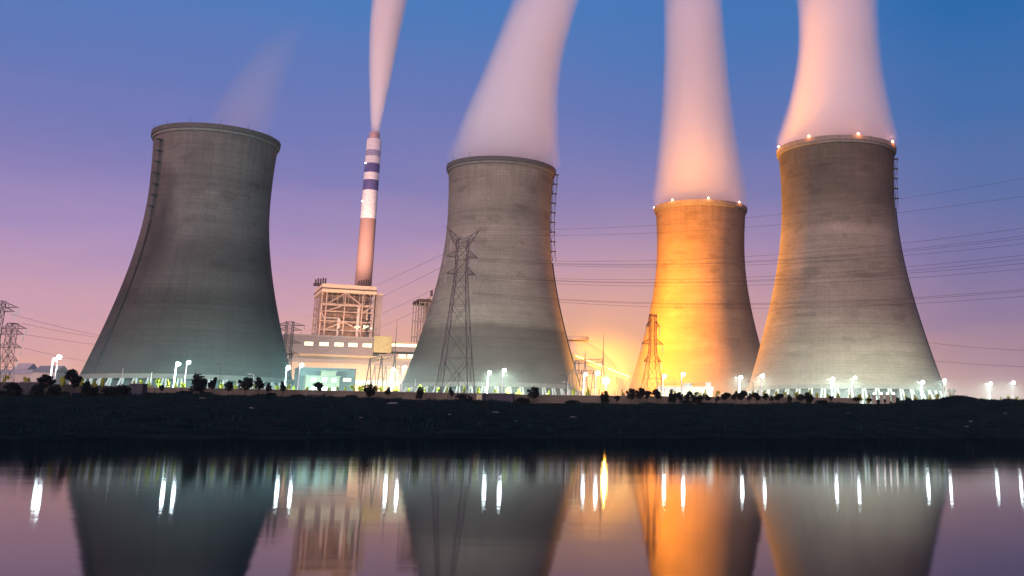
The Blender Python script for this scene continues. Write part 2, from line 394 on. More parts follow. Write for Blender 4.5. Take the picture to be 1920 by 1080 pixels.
def ladder(S, ang, parent, z0, z1, cage=1.6):
    """caged stair climbing the shell at azimuth ang"""
    m = MB(); er = Vector((math.cos(ang), math.sin(ang), 0)); et = Vector((-er.y, er.x, 0)); pts = []
    zs = np.arange(z0, z1+.1, 5.2)
    for z in zs: pts.append((prof(S, z), z-GZ))
    for k in range(len(pts)-1):
        for off, t_ in ((.4, -.9), (.4, .9), (cage+.6, -.9), (cage+.6, .9)):
            a = er*(pts[k][0]+off)+et*t_+Vector((0, 0, pts[k][1])); c = er*(pts[k+1][0]+off)+et*t_+Vector((0, 0, pts[k+1][1])); m.bar(a, c, .22)
        p = er*(pts[k+1][0]+.1)+Vector((0, 0, pts[k+1][1]))
        m.box(p+er*(cage/2+.4), (cage+1.2, 2.4, .3), er, et, (0, 0, 1))
        a = er*(pts[k][0]+.4)+Vector((0, 0, pts[k][1])); c = er*(pts[k+1][0]+cage+.6)+Vector((0, 0, pts[k+1][1])); m.bar(a, c, .18)
    return m.build('ladder', M['rim'], parent)
def rail(S, ang, parent, z0, z1):
    m = MB(); er = Vector((math.cos(ang), math.sin(ang), 0)); zs = np.arange(z0, z1+.1, 3)
    m.path([er*(prof(S, z)+.35)+Vector((0, 0, z-GZ)) for z in zs], .35, 6)
    return m.build('riser_pipe', M['soot'], parent)
def tower(S, X_, Y_, m, label, rimmat, nl, lad=None, rods=True, lamps=()):
    e = empty('cooling_tower', (X_, Y_, GZ), label, 'cooling tower', 'cooling towers')
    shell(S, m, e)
    rt, zt = S['rt'], S['zt']-GZ
    MB().revolve([(rt-.9, zt-1.4), (rt+1.0, zt-1.2), (rt+1.15, zt+.9), (rt+.55, zt+.95), (rt+.5, zt+.1), (rt-.9, zt+.1)], 160, True).build('rim', rimmat, e)
    MB().revolve([(rt+.05, zt-2.6), (rt+.45, zt-2.3), (rt+.5, zt-1.25), (rt+.05, zt-1.25)], 160, True).build('rim_beam', M['beam'], e)
    MB().revolve([(S['rl']+.5, ZL-GZ-.9), (S['rl']+.62, ZL-GZ+1.1), (S['rl']-.3, ZL-GZ+1.15), (S['rl']-.8, ZL-GZ-.9)], 160, True).build('ring_beam', M['beam'], e)
    for i in range(nl):
        a = 2*math.pi*(i+.5)/nl; rb = S['rl']+4.2
        top = Vector((math.cos(a)*S['rl'], math.sin(a)*S['rl'], ZL-GZ-.5))
        for sg in (-1, 1):
            b_ = a+sg*2*math.pi/nl*.27; t_ = a+sg*2*math.pi/nl*.09
            MB().tube((math.cos(b_)*rb, math.sin(b_)*rb, -.3), (math.cos(t_)*S['rl'], math.sin(t_)*S['rl'], ZL-GZ-.5), .5, .45, 8).build('leg', M['conc_pale'], e)
    MB().revolve([(S['rl']-7, -.2), (S['rl']-7, ZL-GZ-1.2), (.1, ZL-GZ-1.2)], 72).build('fill_pack', M['conc_dark'], e)
    MB().revolve([(S['rl']+6.5, -.3), (S['rl']+6.5, 1.1), (S['rl']+5.9, 1.1), (S['rl']+5.9, -.3)], 72, True).build('basin_wall', M['conc'], e)
    if rods:
        for i in range(14):
            a = 2*math.pi*i/14+.2; MB().tube((math.cos(a)*(rt+.7), math.sin(a)*(rt+.7), zt+.9), (math.cos(a)*(rt+.7), math.sin(a)*(rt+.7), zt+3.6), .09, .05, 5).build('lightning_rod', M['dark'], e)
    for (px, py) in lamps:
        # put each lamp on the rim circle where the photo shows it (front half)
        best = min((abs(project(Vector((X_+rt*math.cos(a), Y_+rt*math.sin(a), S['zt']+1.2)))[0]-px), a) for a in np.linspace(math.pi, 2*math.pi, 400))
        a = best[1]; p = Vector((math.cos(a)*(rt+.8), math.sin(a)*(rt+.8), zt+1.7))
        lo = MB().ball(p, .55, 10, 6).build('aviation_light', M['lampr'], e)
        MB().tube(p-Vector((0, 0, .9)), p-Vector((0, 0, .35)), .3, .3, 8).build('lamp_base', M['dark'], lo)
        light('aviation_light_glow', 'POINT', p+Vector((math.cos(a), math.sin(a), .3))*1.1, lo, (1, .33, .12), 2500, .3)
    return e
def st(*a): return [(p, c) for p, c in a]
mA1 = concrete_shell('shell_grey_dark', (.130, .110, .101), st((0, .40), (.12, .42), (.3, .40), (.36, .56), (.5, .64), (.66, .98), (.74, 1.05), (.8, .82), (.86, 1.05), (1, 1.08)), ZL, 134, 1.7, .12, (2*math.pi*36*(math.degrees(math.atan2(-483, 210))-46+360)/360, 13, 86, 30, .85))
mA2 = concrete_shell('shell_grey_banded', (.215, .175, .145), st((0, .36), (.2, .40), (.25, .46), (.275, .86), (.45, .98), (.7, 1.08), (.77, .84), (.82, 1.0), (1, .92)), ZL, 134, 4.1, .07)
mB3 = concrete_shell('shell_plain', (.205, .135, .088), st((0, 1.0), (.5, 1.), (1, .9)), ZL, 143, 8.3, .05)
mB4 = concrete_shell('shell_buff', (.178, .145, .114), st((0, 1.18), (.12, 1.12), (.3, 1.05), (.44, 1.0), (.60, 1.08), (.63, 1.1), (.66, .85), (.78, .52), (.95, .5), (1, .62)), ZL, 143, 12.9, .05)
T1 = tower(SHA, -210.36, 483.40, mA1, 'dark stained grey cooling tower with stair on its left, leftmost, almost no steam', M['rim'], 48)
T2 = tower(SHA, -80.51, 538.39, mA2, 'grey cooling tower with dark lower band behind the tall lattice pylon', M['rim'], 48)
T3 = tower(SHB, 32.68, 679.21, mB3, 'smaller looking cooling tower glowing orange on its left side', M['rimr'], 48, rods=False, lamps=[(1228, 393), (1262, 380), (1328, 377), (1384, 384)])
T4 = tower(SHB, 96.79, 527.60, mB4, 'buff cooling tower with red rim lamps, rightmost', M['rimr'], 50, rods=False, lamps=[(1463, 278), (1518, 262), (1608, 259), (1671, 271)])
ladder(SHA, math.atan2(-483, 210)-math.radians(58), T1, 92, 133)
rail(SHA, math.atan2(-483, 210)-math.radians(58), T1, 22, 92)
ladder(SHA, math.atan2(-538, 80)+math.radians(84), T2, 86, 133)
rail(SHA, math.atan2(-538, 80)+math.radians(84), T2, 22, 86)
ladder(SHB, math.atan2(-527, -97)+math.radians(86), T4, 112, 140, 1.0)
rail(SHB, math.atan2(-527, -97)+math.radians(86), T4, 22, 112)

# ------------------------------------------------------------------ chimney
chm = bpy.data.materials.new('chimney_paint'); chm.use_nodes = True
CHY = 780.0
def chz(py, px=690): return at(px, py, CHY).z
t = NT(chm.node_tree); b = t.n('ShaderNodeBsdfPrincipled'); o = t.n('ShaderNodeOutputMaterial'); t.l(b.outputs[0], o.inputs[0])
co = t.n('ShaderNodeTexCoord').outputs['Object']; s_ = t.n('ShaderNodeSeparateXYZ'); t.l(co, s_.inputs[0])
ZC = chz(262, 701)-GZ
fr = lambda py, px: (chz(py, px)-GZ)/ZC
wh, bl, pb, br_ = (.80, .72, .66, 1), (.075, .065, .21, 1), (.34, .30, .40, 1), (.30, .17, .13, 1)
t.l(t.mix(t.ramp(t.noise(t.mapping(co, (.3, .3, 1.)), 1, 4), [(.3, .0), (.7, .35)]), t.ramp(t.m('DIVIDE', s_.outputs[2], ZC), [(0, br_), (fr(412, 690), wh), (fr(358, 694), bl), (fr(339, 695), wh), (fr(326, 696), bl), (fr(308, 697), wh), (fr(295, 698), pb), (fr(283, 699), wh)], 'CONSTANT'), (.16, .11, .1, 1)), b.inputs['Base Color'])
b.inputs['Roughness'].default_value = .8
pb_ = at(682, 530, CHY); pt_ = at(701, 262, CHY)
ce = empty('chimney', ((pb_.x+pt_.x)/2, CHY, GZ), 'tall slim chimney with white and blue bands behind the boiler house', 'chimney')
MB().revolve([(7.4, 0), (6.9, (pb_.z-GZ)*.5), (6.2, pb_.z-GZ), (5.55, ZC), (4.6, ZC), (4.6, ZC-1)], 48).build('shaft', chm, ce, True)
MB().revolve([(4.0, ZC-1), (4.0, chz(249, 703)-GZ), (3.6, chz(249, 703)-GZ), (3.6, ZC-1)], 32).build('flue', M['fluem'], ce, True)
for py, px, dx in ((308, 690, -.7), (379, 683.5, -.7)):
    z = chz(py, px)-GZ; MB().ball((-4.2, -4.4, z), .5, 8, 6).build('aviation_light', M['lampp'], ce)
# ------------------------------------------------------------------ plant buildings (rotated grid)
E1 = Vector((.911, .413, 0)).normalized(); E2 = Vector((-E1.y, E1.x, 0)); ANG = math.atan2(E1.y, E1.x)
def plane(px, py, O):
    """pixel -> (s along E1, z) on the vertical plane through O along E1"""
    d = ray(px, py); k = (Vector(O)-EYE).dot(E2)/d.dot(E2); p = EYE+d*k
    return (p-Vector((O[0], O[1], 0))).dot(E1), p.z-GZ
def bx(mb, s0, s1, z0, z1, d0, d1):
    """box in building coordinates: s along front, d into depth"""
    return mb.box(((s0+s1)/2, (d0+d1)/2, (z0+z1)/2), (s1-s0, d1-d0, z1-z0))
# boiler house
OB = Vector((-206.0, 650.0, GZ))
bh = empty('boiler_house', OB, 'open steel framed boiler house with cream roof block beside the chimney', 'boiler house', rz=ANG)
P = lambda px, py: plane(px, py, OB)
W_ = P(703, 560)[0]; ztop = P(645, 534)[1]; zf = P(645, 549)[1]; zlow = P(645, 634)[1]; D_ = 37.0
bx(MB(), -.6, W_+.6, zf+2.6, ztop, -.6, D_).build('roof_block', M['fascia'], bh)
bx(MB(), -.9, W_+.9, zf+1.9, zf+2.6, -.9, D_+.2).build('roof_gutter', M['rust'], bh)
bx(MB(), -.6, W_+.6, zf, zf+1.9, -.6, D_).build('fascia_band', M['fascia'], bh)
cols = [0, P(610, 590)[0], P(645, 590)[0], P(678, 590)[0], W_-.5]; levels = [P(645, y)[1] for y in (572, 585, 603, 620, 634)]
m = MB()
for d in (0, D_*.33, D_*.66, D_-1):
    for s in (cols if d in (0, D_-1) else [0, W_-.5]): m.box((s, d, zf/2), (.75, .75, zf-.02))
for i, z in enumerate(levels):
    for d in (0, D_-1): m.box((W_/2, d, z), (W_, .5, 1.3 if i == 0 else .55))
    for s in (0, W_-.5): m.box((s, D_/2, z), (.5, D_-1, .55))
for s in np.linspace(3, W_-3, 9): m.box((s, -.1, zf-4), (.3, .3, 8))
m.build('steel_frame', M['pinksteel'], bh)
m = MB()
zz_ = [zf]+levels
for (a, c_, k) in ((1, 2, 0), (2, 3, 0), (1, 2, 1), (3, 4, 1), (1, 2, 3), (2, 3, 3), (0, 1, 2)):
    up = a % 2; p0 = (cols[a], -.35, zz_[k+1] if up else zz_[k]); p1 = (cols[c_], -.35, zz_[k] if up else zz_[k+1]); m.bar(p0, p1, .6)
for k in range(4):
    m.bar((-.3, 2, zz_[k]), (-.3, D_*.33, zz_[k+1]), .4); m.bar((-.3, D_*.66, zz_[k]), (-.3, D_*.33, zz_[k+1]), .4)
m.build('bracing', M['pinksteel'], bh)
bx(MB(), 3, W_-3, 4, zf-1, 4, D_-4).build('boiler_casing', M['core'], bh)
m = MB()
for z in np.linspace(zlow, zf-5, 7): bx(m, 1, W_-1, z, z+.25, .6, 3.5)
for z in np.linspace(zlow, zf-5, 14):
    m.bar((1, .5, z+1.2), (W_-1, .5, z+1.2), .12)
    for s in np.linspace(2, W_-2, 12): m.bar((s, .5, z), (s, .5, z+2.2), .12)
m.build('walkways', M['rust'], bh)
for (px, y0, y1, r) in ((674, 573, 634, 1.1), (636, 597, 634, 1.2), (603, 571, 596, .7), (690, 575, 600, .6)):
    s, za = P(px, y0); _, zb = P(px, y1); MB().tube((s, 1.3, zb), (s, 1.3, za), r, r, 12).build('pipe', M['pipe'], bh)
MB().tube((P(603, 596)[0], 1.3, P(620, 596)[1]), (P(636, 597)[0], 1.3, P(620, 596)[1]), .7, .7, 10).build('pipe', M['pipe'], bh)
for px, dd in ((601, 14), (682, 8)):
    s = plane(px, 530, OB+E2*dd)[0]; m = MB()
    for k in range(5): m.tube((s-3+1.5*k, dd, ztop), (s-3+1.5*k, dd, ztop+4.2+.5*(k % 2)+k*.25), .55, .5, 8)
    m.box((s, dd, ztop+.8), (8.5, 2.4, 1.6)); m.build('roof_vents', M['rust'], bh)
m = MB()
bx(m, W_+1.2, W_+5.4, 0, P(703, 552)[1], 3, 12); m.build('stair_tower', M['hall'], bh)
bx(MB(), W_+.9, W_+5.7, P(703, 552)[1], P(703, 549)[1], 2.6, 12.4).build('stair_tower_cap', M['fascia'], bh)
for i in range(14):
    s, z = P(665+rng.rand()*32, 611+rng.rand()*8); MB().ball((s, -.2, z), .28+.3*rng.rand(), 6, 4).build('work_light', M['litw'], bh)
for s_r, d_r, tx in ((W_*.25, -27, (0, 27, 24)), (W_*.75, -27, (0, 27, 24)), (-26, D_*.5, (26, 0, 22))):  # unseen flood lamps, added to brighten the boiler house frame and fascia
    fx = MB().box((s_r, d_r, zlow+3), (1.2, 1, 1)).bar((s_r, d_r, 0), (s_r, d_r, zlow+2.5), .4).build('added_floodlight', M['rust'], bh)
    light('added_flood_beam', 'SPOT', (s_r, d_r, zlow+3.7), fx, (1, .58, .38), 40000, .3, tx, 125, .6)
for s_r in (8, 26):  # added roof lamps, not in view, that brighten the chimney
    fx = MB().box((s_r, D_-1.5, ztop+.9), (1.6, 1.2, 1.2)).bar((s_r, D_-1.5, ztop), (s_r, D_-1.5, ztop+.4), .4).build('added_roof_floodlight', M['rust'], bh)
    loc_ = Vector((s_r, D_-.4, ztop+2.2)); tgt = Matrix.Rotation(-ANG, 3, 'Z') @ (at(694, 340, CHY)-Vector((OB.x, OB.y, GZ))) - loc_
    light('added_flood_beam', 'SPOT', loc_, fx, (1, .64, .50), 700000, .6, tgt, 75, .7)
# turbine hall
OH = OB - 30*E2; OH.z = GZ
th = empty('turbine_hall', OH, 'long turbine hall with a row of five lit windows below the boiler house', 'turbine hall', rz=ANG)
P = lambda px, py: plane(px, py, OH)
s0, sE = P(533, 640)[0], P(1010, 660)[0]; sM = P(701, 640)[0]
zt_, zo, zb1, zb2 = P(640, 633)[1], P(640, 665)[1], P(640, 674)[1], P(640, 681)[1]
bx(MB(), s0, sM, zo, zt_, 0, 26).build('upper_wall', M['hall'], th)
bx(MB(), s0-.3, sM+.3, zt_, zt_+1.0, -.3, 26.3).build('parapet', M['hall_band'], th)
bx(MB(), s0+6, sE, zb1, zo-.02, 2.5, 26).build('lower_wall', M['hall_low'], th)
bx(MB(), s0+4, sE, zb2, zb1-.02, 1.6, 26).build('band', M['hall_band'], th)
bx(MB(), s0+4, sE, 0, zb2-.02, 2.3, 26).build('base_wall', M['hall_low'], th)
for px0, px1 in ((571, 587), (599, 616), (627, 644), (653, 670), (680, 697)):
    (a, za), (c_, zb) = P(px0, 640.5+(px0-571)*.03), P(px1, 648+(px0-571)*.03)
    wn = bx(MB(), a, c_, zb, za, -.12, .1).build('window', M['lit'], th)
    m = MB()
    for k in range(6): m.box((a+(c_-a)*k/5, -.2, (za+zb)/2), (.12, .1, za-zb))
    m.box(((a+c_)/2, -.2, (za+zb)/2), (c_-a, .1, .12)); m.build('mullion', M['rust'], wn)
(a, za), (c_, zb) = P(702, 630), P(733, 661)
bx(MB(), a, c_, zb, za, -1.2, 20).build('stair_block', M['yellow'], th)
(a2, z2), (c2, zb_) = P(733.3, 640), P(1000, 668)
bx(MB(), a2, c2, zb_, z2-2.8, 2, 24).build('east_wall', M['hall'], th)
bx(MB(), a2, c2, z2-1.1, z2, 2-.4, 24.4).build('east_roof', M['fascia'], th)
bx(MB(), a2, c2, z2-2.79, z2-1.11, 2.3, 23).build('clerestory', M['lit'], th)
for px0, px1 in ((749, 762), (766, 776)):
    (a, za), (c_, zb) = P(px0, 664), P(px1, 671)
    bx(MB(), a, c_, zb, za, 1.8, 2.05).build('window', M['litw'], th)
(a, za), (c_, zb) = P(668, 712), P(770, 724)
bx(MB(), a, c_, zb, za, 1.9, 2.25).build('lit_opening', M['litw'], th)
for k in range(7):  # row of hidden ground lamps, added to brighten the lower hall walls
    s = s0+8+(P(780, 690)[0]-s0-8)*k/6
    fx = MB().box((s, -15, .9), (1.2, .8, .9)).box((s, -15, .25), (1.6, 1.4, .5)).build('added_ground_floodlight', M['rust'], th)
    light('added_flood_beam', 'SPOT', (s, -14.2, 1.6), fx, (1, .64, .38), 24000, .3, (0, 16, 13), 120, .6)
# second boiler frame at the left edge of the middle tower
OC = Vector((at(800, 600, 660).x, 660, GZ))
b2 = empty('annex_tower', OC, 'narrow steel frame and cream tower half hidden behind the tower with the dark band', 'boiler house', rz=ANG)
P = lambda px, py: plane(px, py, OC)
sa, sb, zt2 = P(786, 580)[0], P(806, 580)[0], P(793, 566)[1]
m = MB()
for s in (sa, (sa+sb)/2, sb):
    for d in (0, 9, 18): m.box((s, d, zt2/2), (.6, .6, zt2))
for z in np.linspace(8, zt2-.4, 7):
    for d in (0, 18): m.box(((sa+sb)/2, d, z), (sb-sa, .4, .7))
    m.bar((sa, 0, z-9), (sb, 0, z), .4)
m.build('steel_frame', M['pinksteel'], b2)
bx(MB(), sa-.6, sb+.6, zt2+.02, zt2+1.8, -.6, 19).build('roof', M['rust'], b2)
bx(MB(), sb+.6, sb+22, 0, P(803, 555)[1], 2, 22).build('tower_block', M['fascia'], b2)
MB().tube((sb+1.8, 6, P(803, 555)[1]), (sb+1.8, 6, P(806, 542)[1]), .8, .8, 8).build('roof_vent', M['rust'], b2)

# white office in front of the teal shed
OS = Vector((at(620, 720, 425).x, 425, GZ))
P = lambda px, py: plane(px, py, OS)
se = empty('shed', OS, 'wide dark teal shed behind the white office', 'shed', rz=ANG)
a, c_ = P(560, 700)[0], P(667, 700)[0]; zs_ = P(640, 692)[1]
bx(MB(), a, c_, 0, zs_, 0, 16).build('wall', M['shed'], se)
bx(MB(), a-.3, c_+.3, zs_, zs_+.35, -.3, 16.3).build('roof', M['slate'], se)
(w0, wz1), (w1, wz0) = P(643.5, 709), P(658, 715.5)
bx(MB(), w0, w1, wz0, wz1, -.1, .1).build('window', M['litw'], se)
(w0, wz1), (w1, wz0) = P(550, 706.5), P(563.5, 713)
OO = OS - 10*E2
P = lambda px, py: plane(px, py, OO)
oe = empty('office_building', OO, 'small white two storey office with three upper windows before the teal shed', 'office', rz=ANG)
a, c_ = P(573, 715)[0], P(636.5, 715)[0]; zr = P(610, 706)[1]
bx(MB(), a, c_, 0, zr, 0, 8).build('wall', M['white'], oe)
bx(MB(), a-.4, c_+.4, zr, zr+.3, -.6, 8.4).build('roof', M['white'], oe)
(p0, pz), (p1, pz0) = P(604, 696), P(631, 704)
bx(MB(), p0, p1, zr+.3, pz, 1.5, 7).build('penthouse', M['white'], oe)
bx(MB(), p0-.4, p1+.5, pz, pz+.25, 1.0, 7.4).build('penthouse_roof', M['white'], oe)
for px in (588, 608.5, 626.5):
    for (y0, y1) in ((707.5, 715.5), (725, 734)):
        (a_, za), (b__, zb) = P(px-4.3, y0+(px-588)*.03), P(px+4.3, y1+(px-588)*.03)
        wf = bx(MB(), a_, b__, zb, za, -.1, .05).build('window', M['glass'], oe)
        m = MB()
        for s in (a_, (a_+b__)/2, b__): m.box((s, -.15, (za+zb)/2), (.12, .1, za-zb+.12))
        for z in (za, zb, zb+(za-zb)*.65): m.box(((a_+b__)/2, -.15, z), (b__-a_, .08, .12))
        m.build('frame', M['winf'], wf)

# far low buildings at the left edge
for (px0, px1, yt, yb, yw, mt, lab) in ((-40, 62, 691, 700, 640, 'tan', 'long low tan workshop behind the left edge pylon'), (62, 104, 684, 698, 560, 'slate', 'pink walled store with grey roof behind the left pair of lamps'), (26, 52, 680, 692, 820, 'tan', 'faint hazy block far behind the left edge pylon')):
    p0, p1 = at(px0, yt, yw), at(px1, yt, yw); pr = at(px0, yb, yw).z
    be = empty('low_building', ((p0.x+p1.x)/2, yw, GZ), lab, 'building')
    wd = p1.x-p0.x
    MB().box((0, 8, (pr-GZ)/2), (wd, 16, pr-GZ)).build('wall', M['tan'], be)
    m = MB(); zt3 = p0.z-GZ; zr3 = pr-GZ
    m.v = [Vector(q) for q in ((-wd/2-.4, -.5, zr3), (wd/2+.4, -.5, zr3), (wd/2+.4, 16.5, zr3), (-wd/2-.4, 16.5, zr3), (-wd/2-.4, 8, zt3), (wd/2+.4, 8, zt3))]
    m.f = [(0, 1, 5, 4), (2, 3, 4, 5), (0, 4, 3), (1, 2, 5), (0, 3, 2, 1)]
    m.build('roof', M['slate' if mt == 'slate' else 'hall_band'], be)
    for k in range(3): MB().box((-wd/2+wd*(k+.7)/3.4, -.05, (pr-GZ)*.45), (wd*.13, .2, (pr-GZ)*.3)).build('window', M['hall'], be)

# dome, conveyor, low pump house, gantries
pd = at(1073, 735, 1000)
de = empty('storage_dome', (pd.x, 1000, GZ), 'large pale storage dome behind the orange lamp, right of the banded tower', 'dome')
rd = at(1183, 712, 1000).x-pd.x; hd = at(1075, 638, 1000).z-GZ
MB().revolve([(rd*math.cos(a), hd*math.sin(a)) for a in np.linspace(0, math.pi/2-.03, 24)], 72).build('dome_shell', M['dome'], de, True)
MB().revolve([(rd*.26, hd-.5), (rd*.26, hd+3.2), (.1, hd+3.2)], 40).build('top_cap', M['fascia'], de)
CVY = 596.0
pA, pB = at(1062, 664, CVY), at(1180, 710, CVY)
cv = empty('conveyor_gallery', (pA.x, CVY, GZ), 'inclined conveyor gallery with a lit strip running down to the orange tower', 'conveyor')
d_ = pB-pA; L = d_.length; d_.normalize(); n_ = Vector((-d_.z, 0, d_.x)); mid = Vector(((pB.x-pA.x)/2, 0, (pA.z+pB.z)/2-GZ))
MB().box(mid, (L, 5, 3.2), d_, (0, 1, 0), n_).build('gallery', M['yellow'], cv)
for a, c_ in ((.14, .27), (.30, .58), (.66, .99)):
    MB().box(Vector(((pB.x-pA.x)*(a+c_)/2, -2.6, pA.z+(pB.z-pA.z)*(a+c_)/2-GZ))+n_*.9, (L*(c_-a), .2, .45), d_, (0, 1, 0), n_).build('strip_light', M['strip'], cv)
fl = MB().box((0, 0, pA.z-GZ+5.4), (2.4, 1.6, 1.8)).bar((0, 0, pA.z-GZ+1.4), (0, 0, pA.z-GZ+4.6), .5).build('added_floodlight', M['rust'], cv)  # added flood lamp, unseen source of the third tower's orange light
light('added_flood_beam', 'SPOT', (1.8, 0, pA.z-GZ+5.4), fl, (1, .36, .012), 5600000, 6, (95, 18, 22), 124, .7)
for k in (.2, .5, .8):
    q = Vector(((pB.x-pA.x)*k, 0, pA.z+(pB.z-pA.z)*k-GZ-1.6)); m = MB()
    m.bar((q.x-1.5, 0, 0), q, .5); m.bar((q.x+1.5, 0, 0), q, .5); m.build('trestle', M['rust'], cv)
pp = at(1300, 735, 450)
pe = empty('pump_house', (pp.x, 450, GZ), 'low flat roofed pump house with railing and round tank before the orange tower', 'pump house')
xa, xb = at(1232, 730, 450).x-pp.x, at(1338, 730, 450).x-pp.x; zr = at(1300, 725, 450).z-GZ
MB().box(((xa+xb)/2, 6, zr*.42), (xb-xa-1, 12, zr*.84)).build('wall', M['hall_low'], pe)
MB().box(((xa+xb)/2, 6, zr*.92), (xb-xa, 13.4, zr*.16-.01)).build('roof', M['hall'], pe)
m = MB()
for s in np.linspace(xa+.3, xb-.3, 22): m.bar((s, -.4, zr), (s, -.4, zr+1.5), .12)
for z in (.8, 1.5): m.bar((xa, -.4, zr+z), (xb, -.4, zr+z), .1)
m.build('railing', M['rust'], pe)
q = at(1290, 725, 450); MB().tube((q.x-pp.x, 5, zr), (q.x-pp.x, 5, at(1290, 718, 450).z-GZ), 1.9, 1.9, 24).build('tank', M['conc_pale'], pe)
MB().box((at(1329, 725, 450).x-pp.x, 5, zr+1), (2.4, 3, 2)).build('roof_unit', M['hall_band'], pe)

def gantry(name, pxs, ytop, yw, label, beams, mast, mt):
    c0 = at(sum(pxs)/len(pxs), ytop, yw); e = empty(name, (c0.x, yw, GZ), label, 'gantry', 'substation gantries')
    prev = None
    for i, px in enumerate(pxs):
        tp = at(px, ytop-(i*beams), yw); x = tp.x-c0.x; z = tp.z-GZ; y = i*2.0
        m = MB(); m.bar((x-2.2, y, 0), (x, y, z), .42); m.bar((x+2.2, y, 0), (x, y, z), .42)
        for k in (.3, .6): m.bar((x-2.2*(1-k), y, z*k), (x+2.2*(1-k), y, z*k), .25)
        m.build('support', mt, e)
        if prev:
            m = MB(); a = Vector(prev); c = Vector((x, y, z))
            for dz in (0, 1.6): m.bar(a-Vector((0, 0, dz)), c-Vector((0, 0, dz)), .28)
            for k in range(10):
                p = a.lerp(c, k/10); q2 = a.lerp(c, (k+1)/10); m.bar(p-Vector((0, 0, 1.6*(k % 2))), q2-Vector((0, 0, 1.6*((k+1) % 2))), .18)
            m.build('lattice_beam', mt, e)
        prev = (x, y, z)
    for px, yt in mast:
        a, z0 = at(px, ytop, yw), at(px, yt, yw).z; m = MB(); m.tube((a.x-c0.x, 0, a.z-GZ-.1), (a.x-c0.x, 0, z0-GZ), .28, .05, 6); m.build('lightning_mast', mt, e)
    return e
gantry('gantry', [694, 714, 737], 672, 470, 'brown steel gantry with sloping beam before the turbine hall', 5, [(740, 600)], M['rust'])
gantry('gantry', [703, 722, 748], 684, 500, 'lower pale gantry beams behind the sloping brown gantry', 0, [], M['pinksteel'])
gantry('gantry', [1078, 1097, 1130], 676, 480, 'rust coloured gantry with two tall masts beside the orange lamp', 2, [(1097, 655), (1131, 625)], M['rust'])
gantry('gantry', [1068, 1090, 1112], 694, 520, 'low rust coloured gantry at the right foot of the banded tower', 0, [], M['rust'])

# ------------------------------------------------------------------ lattice pylons and wires
def pylon(loc, label, H, wb, wt, arms, vee=None, mt=None, rz=0, wd=.22, peak=True, body=.16, cage=.62):
    """arms: (z, reach left, reach right)"""
    mt = mt or M['steel']
    e = empty('pylon', loc, label, 'pylon', 'lattice pylons', rz)
    def hw(z):
        zc = H*cage
        return (wb+(wt-wb)*(z/zc)**.85)/2 if z < zc else wt/2
    m = MB(); zs = [0]; 
    while zs[-1] < H-.1: zs.append(min(H, zs[-1]+max(2.4, hw(zs[-1])*2*1.15)))
    for a, c in zip(zs[:-1], zs[1:]):
        A, C_ = hw(a), hw(c)
        for sx_, sy_ in ((-1, -1), (1, -1), (1, 1), (-1, 1)): m.bar((sx_*A, sy_*A, a), (sx_*C_, sy_*C_, c), wd*1.35)
        for k in range(4):
            cs = [(-1, -1), (1, -1), (1, 1), (-1, 1)]; p, q = cs[k], cs[(k+1) % 4]
            m.bar((p[0]*A, p[1]*A, a), (q[0]*C_, q[1]*C_, c), wd*.8); m.bar((q[0]*A, q[1]*A, a), (p[0]*C_, p[1]*C_, c), wd*.8)
            m.bar((p[0]*C_, p[1]*C_, c), (q[0]*C_, q[1]*C_, c), wd*.7)
    m.build('lattice_body', mt, e)
    for z, rl, rr in arms:
        for sg, r in ((-1, rl), (1, rr)):
            if r <= 0: continue
            m = MB(); A = hw(z); tip = Vector((sg*r, 0, z))
            for sy_ in (-1, 1):
                m.bar((sg*A, sy_*A, z), tip, wd); m.bar((sg*A, sy_*A, z+1.9), tip, wd)
                for k in range(1, 4):
                    f_ = k/4; m.bar(Vector((sg*A, sy_*A, z)).lerp(tip, f_), Vector((sg*A, sy_*A, z+1.9)).lerp(tip, f_-.12), wd*.6)
            for k in range(1, 4): m.bar(Vector((sg*A, -A, z)).lerp(tip, k/4), Vector((sg*A, A, z)).lerp(tip, k/4), wd*.6)
            ao = m.build('cross_arm', mt, e)
            m = MB(); m.tube(tip, tip-Vector((0, 0, .4)), .05, .05, 6)
            for k in range(9): m.tube(tip-Vector((0, 0, .4+k*.26)), tip-Vector((0, 0, .56+k*.26)), .17, .2, 8)
            m.tube(tip-Vector((0, 0, 2.7)), tip-Vector((0, 0, 3.0)), .06, .06, 6); m.build('insulator', M['glassin'], ao)
    if vee:
        rv, hv = vee
        for sg in (-1, 1):
            m = MB(); A = wt/2; tip = Vector((sg*rv, 0, H+hv))
            for sy_ in (-1, 1):
                m.bar((sg*A*.3, sy_*A, H), tip, wd); m.bar((sg*A, sy_*A, H-2.2), tip, wd)
                m.bar(Vector((sg*A, sy_*A, H-2.2)).lerp(tip, .55), Vector((sg*A*.3, sy_*A, H)).lerp(tip, .4), wd*.6)
                m.bar(Vector((sg*A, sy_*A, H-2.2)).lerp(tip, .3), Vector((sg*A*.3, sy_*A, H)).lerp(tip, .5), wd*.6)
            m.bar(tip, tip+Vector((sg*.8, 0, .5)), wd); low = Vector((sg*rv*.75, 0, H-.6))
            m.bar(low, Vector((sg*A, 0, H-1)).lerp(tip, .45), wd*.7); m.bar(low, tip, wd*.7); m.bar(low, (sg*A, 0, H-1.5), wd*.7)
            ao = m.build('earth_wire_peak', mt, e)
            MB().tube(low, low-Vector((0, 0, 2.9)), .16, .16, 8).build('insulator', M['glassin'], ao)
    elif peak:
        m = MB()
        for sx_, sy_ in ((-1, -1), (1, -1), (1, 1), (-1, 1)): m.bar((sx_*wt/2, sy_*wt/2, H), (0, 0, H+wt*1.1), wd)
        m.build('peak', mt, e)
    return e
PY = 288.0; pz = lambda px, py: at(px, py, PY).z
